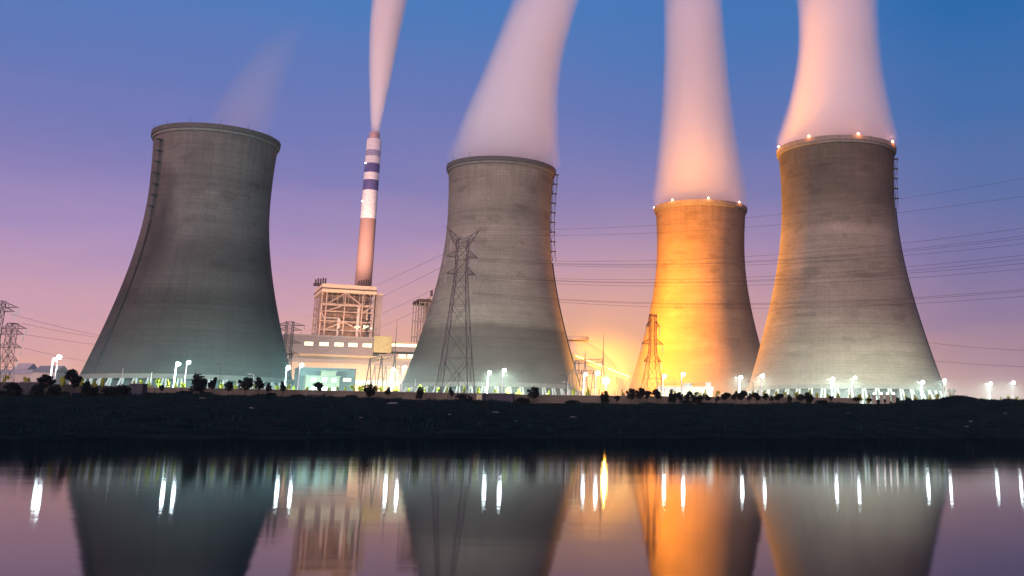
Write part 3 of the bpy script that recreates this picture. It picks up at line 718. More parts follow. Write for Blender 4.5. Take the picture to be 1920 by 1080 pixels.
base = at(852, 747, PY); Hm = pz(866, 448)-base.z
topx = at(867, 448, PY).x
pyl = pylon(base, 'tall grey lattice pylon with forked top in front of the banded tower', Hm, 9.4, 3.0, [(pz(866, 482)-base.z, 4.6, 4.4), (pz(866, 514)-base.z, 4.3, 3.9)], (4.3, 2.6), M['steel'], math.radians(22), .115, cage=.78)
def gp(px, yb, yw): p = at(px, yb, yw); p.z = GZ; return p
Yo = 372
pylon(gp(1223, 730, Yo), 'orange tinted lattice pylon before the orange cooling tower', at(1224, 590, Yo).z-GZ, 8.6, 2.1, [(at(1223, 612, Yo).z-GZ, 2.6, 2.6), (at(1223, 645, Yo).z-GZ, 4.2, 3.9), (at(1223, 678, Yo).z-GZ, 3.2, 3.2)], None, M['rustd'], math.radians(20), .12, False)
Yl = 400
pylon(gp(8, 710, Yl), 'brown lattice pylon with wide top arm at the left edge', at(14, 606, Yl).z-GZ, 6.8, 2.6, [(at(14, 607, Yl).z-GZ-1.9, 4.2, 6.2), (at(14, 627, Yl).z-GZ, 5.2, 5.2), (at(12, 652, Yl).z-GZ, 5.4, 5.2), (at(10, 677, Yl).z-GZ, 4.2, 4.4)], None, M['rustd'], math.radians(-8), .12, False)
pylon(gp(-22, 710, 360), 'brown lattice arm reaching in at the left edge above the wide pylon', at(-15, 564, 360).z-GZ, 7, 2.4, [(at(-15, 566, 360).z-GZ-1.9, 5, 6.6), (at(-15, 584, 360).z-GZ, 5, 5.4)], None, M['rustd'], 0, .12, False)
Yp = 600
pylon(gp(532, 735, Yp), 'dark lattice pylon half hidden behind the leftmost tower beside the boiler house', at(532, 603, Yp).z-GZ, 9, 3.6, [(at(532, 604, Yp).z-GZ-1.9, 8, 8.6), (at(532, 619, Yp).z-GZ, 8, 7.2), (at(532, 643, Yp).z-GZ, 8, 7.6), (at(532, 664, Yp).z-GZ, 8, 7.0)], None, M['rustd'], 0, .2, False)

def wire(A, B, mid, label, group, r=.06):
    a, b_ = at(*A), at(*B)
    lo, hi = 0., 1.
    for _ in range(40):
        t_ = (lo+hi)/2; x = project(a.lerp(b_, t_))[0]
        if (x < mid[0]) == (A[0] < B[0]): lo = t_
        else: hi = t_
    p = a.lerp(b_, t_); need = at(mid[0], mid[1], p.y).z
    sag = (p.z-need)/(4*t_*(1-t_)); pts = []
    for k in range(41):
        u = k/40; q = a.lerp(b_, u); q.z -= 4*sag*u*(1-u); pts.append(q-a)
    o = MB().path(pts, r, 5).build('power_line', M['wire'], loc=a)
    tag(o, label, 'power line', group)
for k, (ya, ym, y1, yB) in enumerate(((430, 405, 328, 265), (440, 425, 362, 312))):
    wire((897, ya, 287), (2260, yB, 200), (1700, ym-(ym-y1)*.45), ('highest', 'second highest')[k]+' thin wire rising to the right edge past the buff tower', 'wires to the right edge', .025)
names = ('topmost', 'second', 'third', 'lowest')
for gi, (gl, ya, yms, yBs) in enumerate((('upper bundle of wires', (484, 486, 488, 490), (481, 490, 492, 497), (372, 390, 398, 412)), ('middle bundle of wires', (515, 517, 519, 523), (520, 526, 528, 535), (432, 440, 454, 467)), ('lower bundle of wires', (547, 549, 551), (569, 571, 578), (506, 511, 521)))):
    for k in range(len(yms)):
        wire((893-4*gi, ya[k], 287), (2260, yBs[k], 205), (1400, yms[k]), names[k if len(yms) == 4 else (0, 1, 3)[k]]+' wire of the '+gl+' crossing the buff tower', 'wires to the right edge', .03)
for k, (a, b_, m_) in enumerate(((474, 595, 510), (497, 622, 535), (532, 650, 568), (559, 672, 593))):
    wire((836, a, 289), (575, b_, 560), (760, m_), names[k]+' wire descending left from the forked pylon towards the boiler house', 'wires to the boiler house', .04)
for k, (A, B, m_) in enumerate((((40, 606, 400), (420, 640, 700), (120, 622)), ((44, 627, 400), (420, 672, 700), (120, 638)), ((46, 653, 400), (420, 690, 700), (90, 663)), ((18, 588, 360), (420, 650, 600), (110, 612)))):
    wire(A, B, m_, ('wire from the top arm', 'wire from the second arm', 'wire from the third arm', 'highest wire crossing behind the top arm')[k]+' of the left edge pylon to the leftmost tower', 'wires at the left edge', .05)
for k, (a, m_, b_) in enumerate(((630, 653, 660), (668, 684, 694))):
    wire((1660, a, 700), (2150, b_, 420), (1850, m_), ('upper', 'lower')[k]+' faint wire right of the buff tower, low in the sky', 'wires right of the buff tower', .08)

# ------------------------------------------------------------------ perimeter wall and yard lamps
wl = []
pts = [Vector((float(x), wall_y(x), 0)) for x in np.linspace(at(-30, 720, 292).x, at(1625, 746, 328).x, 40)]
we = empty('perimeter_wall', (pts[0].x, pts[0].y, GZ), 'long pale brown perimeter wall along the top of the bank', 'wall')
m = MB(); mc = MB(); mp = MB()
for a, c in zip(pts[:-1], pts[1:]):
    a0, c0 = a-pts[0], c-pts[0]; m.bar(a0+Vector((0, 0, .95)), c0+Vector((0, 0, .95)), .3, 3.5); mc.bar(a0+Vector((0, 0, 2.76)), c0+Vector((0, 0, 2.76)), .5, .12)
    mp.box(a0+Vector((0, -.2, 1.0)), (.5, .3, 3.3))
m.build('wall_panels', M['wall'], we); mc.build('coping', M['conc'], we); mp.build('piers', M['wall'], we)

LAMPZ = 19.0
LAMPS = [(103, 675, 'left lamp of the pair beside the pink buildings at the far left', 'W'), (112, 670, 'right lamp of the pair beside the pink buildings at the far left', 'W'),
 (334, 683, 'left lamp of the pair in front of the leftmost tower', 'W'), (354, 680, 'right lamp of the pair in front of the leftmost tower', 'W'),
 (541, 690, 'lamp at the right foot of the leftmost tower', 'W'), (566, 685, 'lamp just left of the white office', 'W'),
 (738, 694, 'lamp before the lit opening of the turbine hall', 'W'), (759, 690, 'lamp at the left foot of the banded tower', 'W'),
 (918, 699, 'left lamp of the pair in front of the banded tower', 'W'), (946, 695, 'right lamp of the pair in front of the banded tower', 'W'),
 (1098, 702, 'white lamp at the right foot of the banded tower', 'Y'), (1121, 700, 'white lamp just left of the orange sodium lamp', 'Y'),
 (1246, 706, 'lamp just right of the orange pylon', 'Y'), (1281, 702, 'lamp before the pump house tank', 'Y'),
 (1389, 708, 'lamp before the shaded right side of the orange tower', 'W'), (1430, 705, 'lamp at the left foot of the buff tower', 'W'),
 (1562, 711, 'left lamp of the pair before the middle of the buff tower', 'W'), (1603, 709, 'right lamp of the pair before the middle of the buff tower', 'W'),
 (1730, 717, 'lamp before the right end of the buff tower', 'W'), (1771, 714, 'lamp just outside the right foot of the buff tower', 'W'),
 (1857, 720, 'lamp behind the grassy mound near the right edge', 'W'), (1900, 718, 'rightmost lamp by the right edge', 'W')]
LAMP_POS = []
def lamp_post(px, py, label, kind):
    h = onz(px, py, LAMPZ); H_ = LAMPZ-GZ
    e = empty('yard_lamp', (h.x-.55, h.y, GZ), 'tall white '+label, 'lamp', 'white yard lamps')
    MB().tube((0, 0, 0), (0, 0, H_-.1), .24, .15, 10).build('pole', M['pole'], e)
    MB().box((0, 0, .15), (.9, .9, .3)).build('base', M['conc'], e)
    m = MB(); m.path(([(-1.5, -.1, H_-.05), (-.7, 0, H_-.2)] if px > 1300 else [])+[(0, 0, H_-.5), (.3, 0, H_-.2), (.5, -.1, H_)], .08, 6); m.build('arm', M['pole'], e)
    hd_ = MB().box((.55, .25, H_+.1), (1.0, .5, .8)).build('lamp_head', M['pole'], e)
    MB().ball((.55, -.25, H_+.05), .46+.16*rng.rand(), 12, 8, (1, .75, 1)).build('lens', M['lampw'], hd_)
    if px > 1300: MB().box((-1.7, 0, H_), (.45, .3, .16)).build('lamp_head', M['dark'], e)
    light('lamp_light', 'SPOT', (.3, 1.3, H_-.2), e, ((.22, .92, .92) if px < 400 else (.4, .95, .93) if px < 800 else (.78, .93, .84)) if kind == 'W' else (1, .74, .42), (7000 if kind == 'Y' else 220000 if 300 < px < 400 else 60000 if px == 541 else 20000 if px == 566 else 36000 if 700 < px < 800 else 15000 if px < 1000 else 26000), .35, (-.1, .95, -.12), 168, .5)
    light('yard_light', 'SPOT', (.3, 1.0, H_-.3), e, (.75, 1, .8) if kind == 'W' else (1, .8, .5), (6000 if kind == 'Y' else 5000 if 500 < px < 600 else 130000), .35, (0, .6, -.8), 150, .3)
    LAMP_POS.append((px, label)); return e
for a in LAMPS: lamp_post(*a)
# the sodium flood lamp that also lights the third tower
sp = at(1136, 714, 560)
se_ = empty('sodium_lamp', (sp.x, sp.y, GZ), 'bright orange sodium flood lamp on a short mast left of the orange tower', 'lamp')
MB().tube((0, 0, 0), (0, 0, sp.z-GZ-1.2), .35, .25, 10).build('pole', M['pole'], se_)
sh_ = MB().box((0, .9, sp.z-GZ), (3.0, .6, 2.2)).build('lamp_head', M['pole'], se_)
MB().ball((0, 0, sp.z-GZ), 1.8, 14, 10, (1, .4, 1)).build('lens', M['lampo'], sh_)
light('sodium_light', 'POINT', (0, -1.5, sp.z-GZ), se_, (1, .37, .035), 430000, .6)

# ------------------------------------------------------------------ trees
def crown_mesh(name, m, n, rx, rz, cz, lobes, size, seed, hole=.12):
    """leaf sized faces gathered in clumps spread through the crown's volume"""
    g = np.random.RandomState(seed); v, f = [], []
    cl_ = []
    for i in range(lobes):
        a = g.rand()*6.283; th = math.acos(2*g.rand()-1); r = .45+.5*g.rand()
        cl_.append((rx*r*math.sin(th)*math.cos(a), rx*r*math.sin(th)*math.sin(a), cz+rz*r*math.cos(th), (.26+.24*g.rand())*rx))
    for i in range(n):
        c = cl_[g.randint(lobes)]; d = g.randn(3); d /= np.linalg.norm(d)+1e-6; d *= c[3]*(.55+.5*g.rand())
        p = np.array(c[:3])+d*np.array((1, 1, rz/rx*.9))
        u = g.randn(3); u /= np.linalg.norm(u); w_ = np.cross(u, g.randn(3)); w_ /= np.linalg.norm(w_)+1e-6
        s = size*(.6+.8*g.rand()); o = len(v)
        v += [tuple(p-u*s), tuple(p+w_*s*.55), tuple(p+u*s), tuple(p-w_*s*.55)]; f.append((o, o+1, o+2, o+3))
    me = bpy.data.meshes.new(name); me.from_pydata(v, [], f); me.materials.append(m); me.update(); return me
def trunk_mesh(h, cz, rz, seed):
    g = np.random.RandomState(seed); m = MB(); m.tube((0, 0, -.2), (.0, 0, h), .16, .10, 7); m.tube((0, 0, h), (.05, 0, cz+rz*.3), .10, .03, 6)
    for k in range(6):
        a = 6.283*k/6+g.rand(); m.tube((0, 0, h*(.8+.06*k)), (math.cos(a)*.9, math.sin(a)*.9, h+.5+.5*g.rand()+rz*.5), .055, .02, 5)
    return m.mesh('trunk', M['bark'])
# unit trees: total height 5, crown half width 1.6
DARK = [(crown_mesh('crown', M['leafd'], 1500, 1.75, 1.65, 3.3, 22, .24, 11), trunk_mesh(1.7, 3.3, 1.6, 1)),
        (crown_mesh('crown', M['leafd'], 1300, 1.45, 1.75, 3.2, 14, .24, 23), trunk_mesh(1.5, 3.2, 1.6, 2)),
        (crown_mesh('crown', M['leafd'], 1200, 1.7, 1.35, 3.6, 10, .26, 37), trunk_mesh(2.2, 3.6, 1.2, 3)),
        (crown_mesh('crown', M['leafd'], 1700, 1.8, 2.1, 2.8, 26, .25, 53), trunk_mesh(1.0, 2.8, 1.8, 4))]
LIME = [(crown_mesh('crown', M['leafg'], 800, 1.6, 1.6, 3.3, 12, .28, 61), trunk_mesh(1.7, 3.3, 1.5, 5)),
        (crown_mesh('crown', M['leafg'], 600, 1.4, 1.9, 3.1, 8, .28, 67), trunk_mesh(1.4, 3.1, 1.6, 6)),
        (crown_mesh('crown', M['leafg'], 700, 1.8, 1.4, 3.4, 7, .30, 71), trunk_mesh(2.0, 3.4, 1.2, 7))]
def tree(kind, protos, px, yt, wpx, yw, zg, label, group, cat='tree', idx=None):
    b_ = at(px, 740, yw); tp = at(px, yt, yw); H_ = tp.z-zg; Wm = wpx*yw/1994
    me, tr = protos[idx if idx is not None else rng.randint(len(protos))]
    e = empty(kind, (b_.x, yw, zg), label, cat, group, rng.rand()*6.28)
    c = mesh_obj('crown', me, e); k = mesh_obj('trunk', tr, e)
    sx_ = Wm/3.5; sz_ = H_/5.0
    for q in (c, k): q.scale = (sx_, sx_, sz_)
    k.scale = (max(sx_, .8), max(sx_, .8), sz_)
    return e
ORD = ['first', 'second', 'third', 'fourth', 'fifth', 'sixth', 'seventh', 'eighth', 'ninth', 'tenth']
DT = [(85, 703, 32, 2, 'wide spreading dark tree below the far left lamps'), (134, 690, 28, 0, 'large round dark tree just left of the leftmost tower foot'), (302, 721, 8, 0, 'tiny thin dark tree before the bare wall left of the tower lamps'),
 (370, 702, 31, 3, 'biggest round dark tree right of the leftmost tower lamps'), (398, 708, 20, 1, 'medium dark tree right beside the biggest round tree'), (427, 714, 16, 0, 'small round dark tree before the wall, left of a larger round one'), (459, 706, 27, 0, 'round dark lollipop tree before the right half of the leftmost tower'),
 (483, 708, 22, 1, 'dark tree close to the right of the round lollipop tree'), (503, 718, 14, 1, 'small dark tree right of a pair of larger ones before the leftmost tower'), (528, 716, 14, 1, 'narrow dark tree below the right foot of the leftmost tower'), (597, 717, 20, 2, 'dark open crowned tree before the white office'),
 (693, 720, 21, 3, 'green tinged full tree before the sloping gantry'), (728, 726, 14, 1, 'thin loose dark tree before the lit opening'), (787, 726, 14, 3, 'upright dense dark tree left of the forked pylon'), (846, 727, 13, 1, 'narrow dark tree between the forked pylon legs'),
 (1000, 724, 22, 0, 'solitary round dark tree before the banded tower'), (1134, 733, 17, 3, 'dark tree directly below the orange sodium lamp'), (1158, 742, 12, 2, 'low dark tree right of the sodium lamp'), (1183, 727, 17, 0, 'first dark tree of the row left of the orange pylon foot'), (1200, 726, 19, 0, 'taller dark tree left of the orange pylon foot'),
 (1214, 733, 16, 2, 'shorter dark tree under the orange pylon'), (1232, 728, 17, 0, 'round dark tree at the right foot of the orange pylon'), (1261, 731, 17, 3, 'leaning dark tree left of the pump house lamp'), (1275, 734, 14, 0, 'dark tree directly below the pump house lamp'), (1291, 732, 16, 0, 'slender stemmed dark tree right of the pump house lamp'),
 (1308, 735, 23, 3, 'broad dense dark tree before the pump house'), (1326, 740, 14, 1, 'low dark tree right of the broad one before the pump house'), (1345, 743, 12, 1, 'lowest dark tree between pump house and a domed tree'), (1360, 735, 20, 0, 'smooth domed dark tree right of the pump house'), (1378, 734, 16, 1, 'dark tree left of the lamp before the shaded orange tower'),
 (1391, 731, 20, 0, 'tall dark tree below the lamp before the shaded orange tower'), (1405, 738, 12, 1, 'thin dark tree right of the tall one between two lamps'), (1418, 735, 17, 0, 'round dark tree left of the lamp at the buff tower foot'), (1435, 738, 15, 2, 'dark tree below the lamp at the left foot of the buff tower'), (1446, 742, 11, 1, 'small dark tree right of the lamp at the left foot of the buff tower'),
 (1460, 737, 20, 0, 'domed dark tree before the left legs of the buff tower'), (1480, 740, 10, 3, 'slim oval dark tree before the left legs of the buff tower'), (1500, 738, 15, 0, 'left half of the joined dark trees before the buff tower'), (1516, 736, 20, 3, 'right taller half of the joined dark trees before the buff tower'), (1558, 742, 11, 2, 'small dark tree below the left middle lamp of the buff tower'),
 (1605, 744, 16, 0, 'dark tree below the right middle lamp of the buff tower'), (1630, 747, 13, 2, 'low dark tree left of the white gate posts'), (1681, 745, 11, 3, 'dark shrubby tree right of the white gate posts'), (1702, 745, 12, 3, 'last dark tree before the bank meets the right mound')]
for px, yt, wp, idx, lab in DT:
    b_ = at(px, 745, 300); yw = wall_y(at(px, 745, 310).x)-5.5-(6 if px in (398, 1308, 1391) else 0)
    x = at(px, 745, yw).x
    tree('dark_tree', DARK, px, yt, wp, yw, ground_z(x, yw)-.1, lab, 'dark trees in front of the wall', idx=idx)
LT = [(7, 702, 15), (43, 706, 13), (52, 709, 9), (117, 705, 15), (148, 709, 16), (175, 712, 12), (191, 708, 10), (248, 712, 11), (260, 711, 9), (280, 714, 13), (294, 708, 16), (311, 712, 10), (327, 712, 9), (339, 717, 11), (413, 718, 9), (441, 716, 9), (475, 720, 9), (517, 722, 9), (540, 720, 12), (549, 722, 9), (576, 725, 9), (616, 725, 9), (632, 724, 9), (647, 723, 10), (660, 720, 13), (677, 722, 12), (702, 723, 12), (714, 723, 12), (741, 722, 12), (766, 727, 11), (788, 721, 8), (795, 726, 7), (822, 726, 13), (838, 722, 9), (870, 722, 11), (898, 725, 9), (928, 728, 9), (953, 727, 9), (974, 729, 12), (1028, 730, 11), (1077, 728, 9), (1104, 727, 11), (1168, 728, 9), (1322, 729, 7), (1346, 731, 12), (1380, 731, 8), (1412, 733, 7), (1435, 731, 11), (1455, 733, 9), (1472, 734, 11), (1493, 734, 11), (1517, 730, 10), (1533, 735, 8), (1553, 738, 10), (1570, 737, 10), (1593, 738, 9), (1611, 738, 11), (1628, 737, 9), (1665, 736, 9), (1698, 739, 8), (1717, 739, 9), (1742, 738, 9), (1759, 738, 10), (1783, 739, 9), (1800, 741, 6), (1876, 743, 6), (1890, 741, 12), (1906, 743, 7)]
cntr = {}
for px, yt, wp in LT:
    prev = [(-10, 'left edge of the photo')]+[(a, b_) for a, b_ in LAMP_POS if a < px]
    lab = prev[-1][1]; k = cntr.get(lab, 0); cntr[lab] = k+1
    yw = wall_y(at(px, 745, 310).x)+9+rng.rand()*10
    if px > 1640: yw += 12
    short = lab.replace(' of the pair', ''). replace('in front of', 'before').replace('just ', '')
    tree('lime_tree', LIME, px, yt, wp, yw, GZ, ORD[k]+' lime tree right of the '+short, 'lamp lit green trees behind the wall')
tree('leafy_bush', [(crown_mesh('crown', M['leafm'], 1500, 1.9, 1.6, 2.2, 16, .24, 91), trunk_mesh(1, 2.2, 1.4, 9))], 228, 709, 36, wall_y(at(228, 720, 300).x)+6, GZ, 'broad mid green bush spilling over the wall before the leftmost tower', 'leafy bushes', 'bush', 0)
SB = crown_mesh('foliage', M['leafd'], 900, 1.6, 1.1, 1.0, 14, .26, 97)
for px, yt, wp, lab in ((18, 716, 34, 'dark shrub at the left edge before the wall'), (66, 720, 20, 'pointed dark shrub right of the dark container'), (100, 722, 30, 'dark shrub under the wide spreading tree'), (160, 713, 16, 'tall dark shrub right of the large round tree'), (176, 724, 14, 'small dark shrub before the wall near the tower foot'), (205, 726, 36, 'wide dark shrub left of the block shed'), (232, 722, 26, 'dark shrub under the broad green bush'), (345, 735, 24, 'low dark mound of scrub below the leftmost tower lamps'), (385, 736, 26, 'low dark scrub right of the biggest round tree'), (508, 736, 26, 'low dark scrub below the right half of the leftmost tower'), (560, 741, 24, 'low dark scrub left of the grey container'), (660, 741, 22, 'low dark scrub right of the grey container'), (866, 738, 34, 'broad dark shrub right of the narrow tree by the forked pylon'), (980, 745, 26, 'dark scrub left of the solitary round tree'), (1075, 750, 30, 'dark scrub mound left of the sodium lamp'), (1285, 750, 26, 'dark scrub before the pump house'), (1540, 750, 30, 'dark scrub below the buff tower legs'), (1655, 748, 26, 'dark scrub below the white gate posts')):
    yw = wall_y(at(px, 745, 310).x)-9; x = at(px, 745, yw).x; zg = ground_z(x, yw)-.3
    o = tag(mesh_obj('shrub', SB, loc=(x, yw, zg)), lab, 'shrub', 'dark shrubs on the bank top')
    hh = at(px, yt, yw).z-zg; o.scale = (wp*yw/1994/3.2, wp*yw/1994/3.2, max(.5, hh/2.1)); o.rotation_euler = (0, 0, rng.rand()*6)

# ------------------------------------------------------------------ small things along the wall
def small_box(name, px0, px1, yt, yb, dy, mt, label, cat, roof=None):
    yw = wall_y(at((px0+px1)/2, 745, 310).x)+dy; p0, p1 = at(px0, yt, yw), at(px1, yt, yw); zg = min(at(px0, yb, yw).z, ground_z(p0.x, yw), ground_z(p1.x, yw))-.1
    e = empty(name, ((p0.x+p1.x)/2, yw, zg), label, cat); h_ = p0.z-zg; wd = p1.x-p0.x
    MB().box((0, 1.4, h_/2), (wd, 2.8, h_)).build('body', mt, e)
    MB().box((0, 1.4, h_+.09), (wd+.3, 3.2, .17)).build('roof', roof or M['slate'], e)
    m = MB()
    for k in range(7): m.box((-wd/2+wd*(k+.5)/7, -.05, h_/2), (.08, .1, h_*.92))
    m.build('ribs', mt, e); return e
small_box('block_shed', 243, 268, 720, 736, -5, M['brick'], 'dark block shed before the wall left of the leftmost tower lamps', 'shed')
small_box('container', 38, 73, 717, 733, -5, M['brick'], 'long dark container before the wall at the far left', 'container')
small_box('container', 576, 605, 739, 746, -6, M['brick'], 'low grey container below the white office', 'container')
small_box('container', 904, 962, 738, 752, -4, M['brick'], 'long blue grey container below the lamp pair of the banded tower', 'container')
small_box('kiosk', 894, 903.5, 739, 750, -4, mat('kiosk_cream', (.5, .52, .32), .8), 'small pale yellow kiosk left of the long blue grey container', 'kiosk')
for i, (px, lab) in enumerate(((1639, 'leftmost white gate post before the buff tower legs'), (1653, 'second white gate post from the left, before the buff tower legs'), (1664, 'third white gate post from the left, before the buff tower legs'), (1676, 'rightmost white gate post before the buff tower legs'))):
    yw = 330; p = at(px, 742, yw); zg = at(px, 757, yw).z
    e = empty('gate_post', (p.x, yw, zg), lab, 'gate post', 'white gate posts'); h_ = p.z-zg
    MB().box((0, 0, h_/2), (.95, .95, h_)).build('shaft', M['white'], e); MB().box((0, 0, h_+.15), (1.5, 1.5, .3)).build('cap', M['white'], e)
    MB().box((0, 0, .25), (1.3, 1.3, .5)).build('plinth', M['white'], e)
    MB().ball((0, 0, h_+.6), .3, 8, 6).build('lantern', M['lampp'], e)
for px, yt, dy, mt, arm, lab in ((231, 690, 10, 'pole', 0, 'slim pale pole before the left part of the leftmost tower'), (285, 697, 10, 'pole', 0, 'slim pale pole left of the leftmost tower lamps'), (367, 690, 4, 'dark', 0, 'thin dark rod just behind the biggest round tree'), (415, 683, 3, 'dark', 1, 'slim dark street lamp before the right half of the leftmost tower'), (476, 702, 10, 'pole', 1, 'slim pale curved lamp behind the round lollipop tree'), (667, 694, -4, 'dark', 1, 'slim dark pole at the right end of the teal shed'), (779, 711, 8, 'pole', 0, 'slim pale pole left of the upright dense tree'), (861, 699, -3, 'dark', 1, 'slim dark street lamp beside the forked pylon'), (1062, 705, 3, 'dark', 1, 'slim dark street lamp right of the solitary round tree'), (1065, 717, 12, 'pole', 1, 'short pale lamp close right of a slim dark street lamp'), (1241, 711, -3, 'dark', 1, 'slim dark street lamp right of the orange pylon'), (1412, 716, 4, 'dark', 1, 'slim dark curved street lamp left of the buff tower foot'), (1596, 733, 14, 'pole', 1, 'short pale curved lamp by the middle of the buff tower')):
    yw = wall_y(at(px, 745, 310).x)+dy; p = at(px, yt, yw); zg = ground_z(p.x, yw)-.1
    e = empty('street_lamp' if arm else 'pole', (p.x, yw, zg), lab, 'street lamp' if arm else 'pole'); h_ = p.z-zg
    MB().tube((0, 0, 0), (0, 0, h_-.02), .10, .06, 8).build('shaft', M[mt], e); MB().box((0, 0, .15), (.4, .4, .3)).build('foot', M['conc'], e)
    if arm: MB().path([(0, 0, h_-.5), (-.15, 0, h_-.05), (-.7, 0, h_+.15), (-1.2, 0, h_+.12)], .06, 6).build('arm', M[mt], e); MB().box((-1.45, 0, h_+.08), (.7, .3, .16)).build('lamp_head', M[mt], e)

# pale stones lying on the bank
rk = MB(); rk.ball((0, 0, 0), 1, 9, 6, (1.7, .9, .34))
for v_ in rk.v: v_ += Vector((rng.randn()*.12, rng.randn()*.1, rng.randn()*.05))
rkm = rk.mesh('stone', mat('stone', (.09, .10, .10), .9), True)
for px, py, wp, lab in ((735, 757, 26, 'long pale slab of stone lying near the bank top below the sloping gantry'), (676, 783, 11, 'small pale stone half way down the bank below the low grey container'), (843, 777, 7, 'tiny pale stone left of the biggest pale stone on the bank'), (930, 774, 18, 'biggest pale stone on the bank below the lamp pair of the banded tower'), (902, 797, 15, 'pale stone low on the bank below the biggest pale stone'), (380, 747, 14, 'flat pale stone beneath the biggest round tree'), (1075, 782, 13, 'pale stone on the bank left of the sodium lamp'), (968, 790, 10, 'small pale stone on the bank below the solitary round tree'), (1820, 790, 9, 'small pale stone low on the bank below the mound'), (1812, 800, 12, 'lower of two pale stones below the mound'), (1885, 775, 10, 'pale stone near the right edge of the bank'), (472, 765, 12, 'pale stone on the bank below the round lollipop tree'), (1590, 775, 9, 'pale stone on the bank below the middle of the buff tower')):
    lo, hi = 120., 325.
    d_ = ray(px, py)
    for _ in range(60):
        md = (lo+hi)/2; p = at(px, py, md)
        if p.z > ground_z(p.x, p.y): lo = md
        else: hi = md
    p = at(px, py, lo); o = tag(mesh_obj('stone', rkm, loc=(p.x, p.y, p.z-.02)), lab, 'stone', 'pale stones on the bank')
    k_ = wp*lo/1994/3.4; o.scale = (k_, k_, k_*1.1); o.rotation_euler = (rng.randn()*.1, rng.randn()*.1, rng.randn()*.4)
pylon(gp(1785, 745, 700), 'tiny far pylon between the buff tower and the mound', at(1785, 731, 700).z-GZ, 5, 2.6, [(at(1785, 735, 700).z-GZ, 3, 3)], None, M['rustd'], 0, .25, False)
# ------------------------------------------------------------------ steam
def plume(name, label, Xc, Yc, zb, r_base, edges, dens, pw=1.0, col=(1, .975, .98), fade=40, dcy=0, soft=1.14, aniso=.3, zfade=None, nz_amt=.35):
    """edges: (y_px, left_px, right_px) in the photo -> centre line and radius by height"""
    zs, cs, rs = [], [], []
    for y, l_, r_ in edges:
        a, b_ = at(l_, y, Yc), at(r_, y, Yc); zs.append((a.z+b_.z)/2-zb); cs.append((a.x+b_.x)/2-Xc); rs.append((b_.x-a.x)/2)
    dg = 2 if len(zs) > 2 else 1
    pc = np.polyfit(zs, cs, dg); pr = np.polyfit(zs, rs, dg)
    if dg == 1: pc = np.concatenate([[0], pc]); pr = np.concatenate([[0], pr])
    Hh = max(zs)+26; mb = MB(); n = 40; prof_ = []
    z = np.linspace(0, Hh, 22); R_ = np.maximum(np.polyval(pr, z), min(rs)*.8)*soft; C_ = np.polyval(pc, z)
    for k in range(len(z)):
        rr = R_[k] if k else min(R_[k], r_base)
        for i in range(n): a = 2*math.pi*i/n; mb.v.append(Vector((C_[k]+rr*math.cos(a), rr*math.sin(a), z[k])))
    for k in range(len(z)-1):
        for i in range(n): j = (i+1) % n; mb.f.append((k*n+i, k*n+j, (k+1)*n+j, (k+1)*n+i))
    mb.f.append(tuple(range(n-1, -1, -1))); mb.f.append(tuple((len(z)-1)*n+i for i in range(n)))
    m = bpy.data.materials.new(name); m.use_nodes = True; t = NT(m.node_tree)
    co = t.n('ShaderNodeTexCoord').outputs['Object']; s = t.n('ShaderNodeSeparateXYZ'); t.l(co, s.inputs[0]); x, y, zz = s.outputs
    poly = lambda q: t.m('ADD', t.m('MULTIPLY', t.m('MULTIPLY_ADD', zz, float(q[0]), float(q[1])), zz), float(q[2]))
    cxn = poly(pc); rn = t.m('MAXIMUM', poly(pr), float(min(rs)*.8))
    dx = t.m('SUBTRACT', x, cxn)
    r = t.m('DIVIDE', t.m('SQRT', t.m('ADD', t.m('MULTIPLY', dx, dx), t.m('MULTIPLY', y, y))), t.m('MULTIPLY', rn, soft))
    nz = t.noise(t.mapping(co, (1/r_base*1.1, 1/r_base*1.1, .13/r_base)), 1, 3, .5)
    nzc = t.m('SUBTRACT', nz, .5)
    rr = t.m('ADD', r, t.m('MULTIPLY', nzc, .42))
    prf = t.m('SUBTRACT', 1., t.m('POWER', t.m('MINIMUM', t.m('MAXIMUM', rr, 0.), 1.), 2.6), clamp=True)
    prf = t.m('POWER', prf, 1.1)
    de_ = t.m('MULTIPLY', t.m('MULTIPLY', prf, dens), t.m('MULTIPLY_ADD', nzc, nz_amt*2, 1.))
    tf = t.m('DIVIDE', t.m('SUBTRACT', Hh, zz), fade, clamp=True)
    if zfade: tf = t.m('MULTIPLY', tf, t.ramp(t.m('DIVIDE', zz, Hh), zfade))
    de_ = t.m('MULTIPLY', de_, tf)
    pv = t.n('ShaderNodeVolumePrincipled'); pv.inputs['Color'].default_value = tuple(col)+(1,); pv.inputs['Anisotropy'].default_value = aniso
    t.l(t.m('MAXIMUM', de_, 0.), pv.inputs['Density'])
    o = t.n('ShaderNodeOutputMaterial'); t.l(pv.outputs[0], o.inputs['Volume'])
    ob = mb.build(name, m, loc=(Xc, Yc, zb)); return tag(ob, label, 'steam', 'steam plumes')
zA, zB = SHA['zt']+.4, SHB['zt']+.4
plume('steam_plume', 'broad pink white steam plume rising from the banded tower, bending right', -80.51, 538.39, zA, 27, [(303, 848, 1042), (200, 892, 1041), (100, 928, 1052), (0, 968, 1084)], .2, zfade=[(0, .4), (.06, .6), (.2, 1.), (1, 1.)])
plume('steam_plume', 'straight pink steam plume rising from the orange tower', 32.68, 679.21, zB, 29, [(381, 1229, 1400), (280, 1242, 1380), (150, 1250, 1362), (0, 1250, 1350)], .2, zfade=[(0, .4), (.06, .6), (.2, 1.), (1, 1.)])
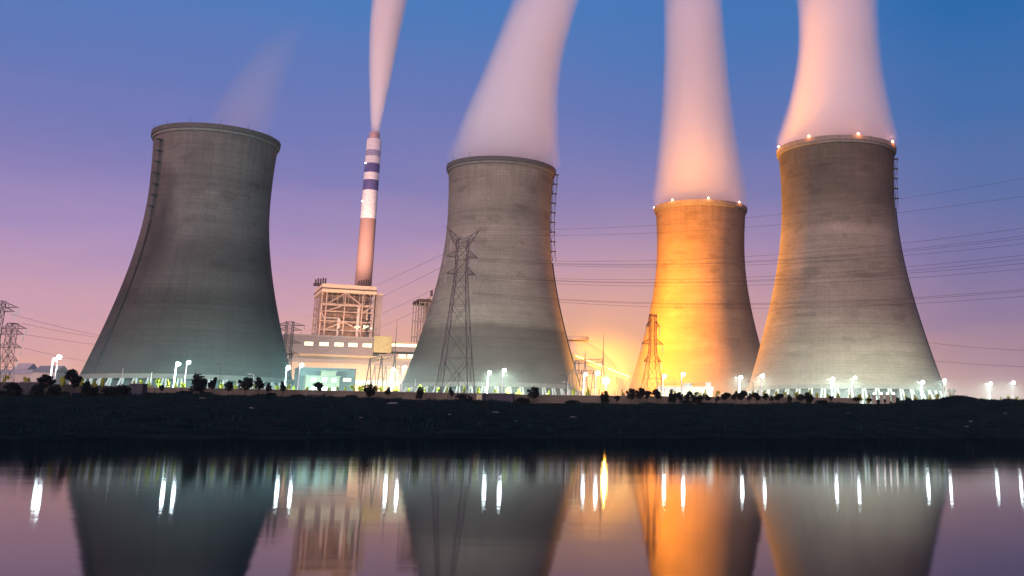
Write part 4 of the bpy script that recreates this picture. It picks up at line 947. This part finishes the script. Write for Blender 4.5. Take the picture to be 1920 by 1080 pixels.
plume('steam_plume', 'pale steam plume rising from the buff tower at the right', 96.79, 527.6, zB, 29, [(262, 1466, 1674), (180, 1492, 1656), (100, 1505, 1645), (0, 1503, 1640)], .2, zfade=[(0, .4), (.06, .6), (.2, 1.), (1, 1.)])
plume('steam_plume', 'faint wisp of steam above the leftmost tower', -210.36, 483.4, zA, 26, [(235, 392, 505), (170, 424, 524), (110, 474, 550), (50, 522, 580)], .024, zfade=[(0, 1.), (.4, .8), (.8, 0.)], nz_amt=.5)
plume('smoke_plume', 'narrow pink smoke column rising from the banded chimney', ce.location.x, CHY, chz(249, 703)+.2, 3.8, [(246, 696.5, 711.5), (150, 694, 730), (0, 701, 760)], .5)

# steam drifting low round the sodium lamp
sm = bpy.data.materials.new('drifting_steam'); sm.use_nodes = True; t = NT(sm.node_tree)
co = t.n('ShaderNodeTexCoord').outputs['Object']; vl = t.n('ShaderNodeVectorMath', operation='LENGTH'); t.l(t.mapping(co, (1/48, 1/30, 1/36)), vl.inputs[0])
dn = t.m('MULTIPLY', t.m('POWER', t.m('SUBTRACT', 1., vl.outputs['Value'], clamp=True), 1.3), t.m('MULTIPLY_ADD', t.noise(t.mapping(co, (.03, .03, .05)), 1, 3), .012, .003))
pv = t.n('ShaderNodeVolumePrincipled'); pv.inputs['Color'].default_value = (.97, .95, .92, 1); t.l(dn, pv.inputs['Density'])
o = t.n('ShaderNodeOutputMaterial'); t.l(pv.outputs[0], o.inputs['Volume'])
tag(MB().ball((0, 0, 0), 1, 28, 16, (47, 29.5, 35.5)).build('drifting_steam', sm, loc=(-33, 577, 22)), 'low drifting steam glowing orange round the sodium lamp', 'steam', kind='stuff')
# ------------------------------------------------------------------ haze
hz = bpy.data.materials.new('haze'); hz.use_nodes = True; t = NT(hz.node_tree)
pv = t.n('ShaderNodeVolumePrincipled'); pv.inputs['Color'].default_value = (.9, .88, .9, 1); pv.inputs['Density'].default_value = .00006; pv.inputs['Anisotropy'].default_value = .4
o = t.n('ShaderNodeOutputMaterial'); t.l(pv.outputs[0], o.inputs['Volume'])
HAZE = True
if HAZE:
    ms = bpy.data.materials.new('mist'); ms.use_nodes = True; t = NT(ms.node_tree)
    co = t.n('ShaderNodeTexCoord').outputs['Object']; sp_ = t.n('ShaderNodeSeparateXYZ'); t.l(co, sp_.inputs[0])
    dn = t.m('MULTIPLY', t.m('POWER', t.m('SUBTRACT', 1., t.m('DIVIDE', sp_.outputs[2], 46.), clamp=True), 2.5), t.m('MULTIPLY_ADD', t.noise(t.mapping(co, (.012, .012, .03)), 1, 3), .0018, .0002))
    pv = t.n('ShaderNodeVolumePrincipled'); pv.inputs['Color'].default_value = (.92, .95, .95, 1); pv.inputs['Anisotropy'].default_value = .15; t.l(dn, pv.inputs['Density'])
    o = t.n('ShaderNodeOutputMaterial'); t.l(pv.outputs[0], o.inputs['Volume'])
    tag(MB().box((0, 0, 23), (620, 560, 45.8)).build('mist', ms, loc=(-30, 615, 8.3)), 'low ground mist lying over the plant yard', 'mist', kind='stuff')
    tag(MB().box((0, 480, 150), (2400, 1100, 306)).build('haze', hz), 'thin evening haze over the plant', 'haze', kind='stuff')
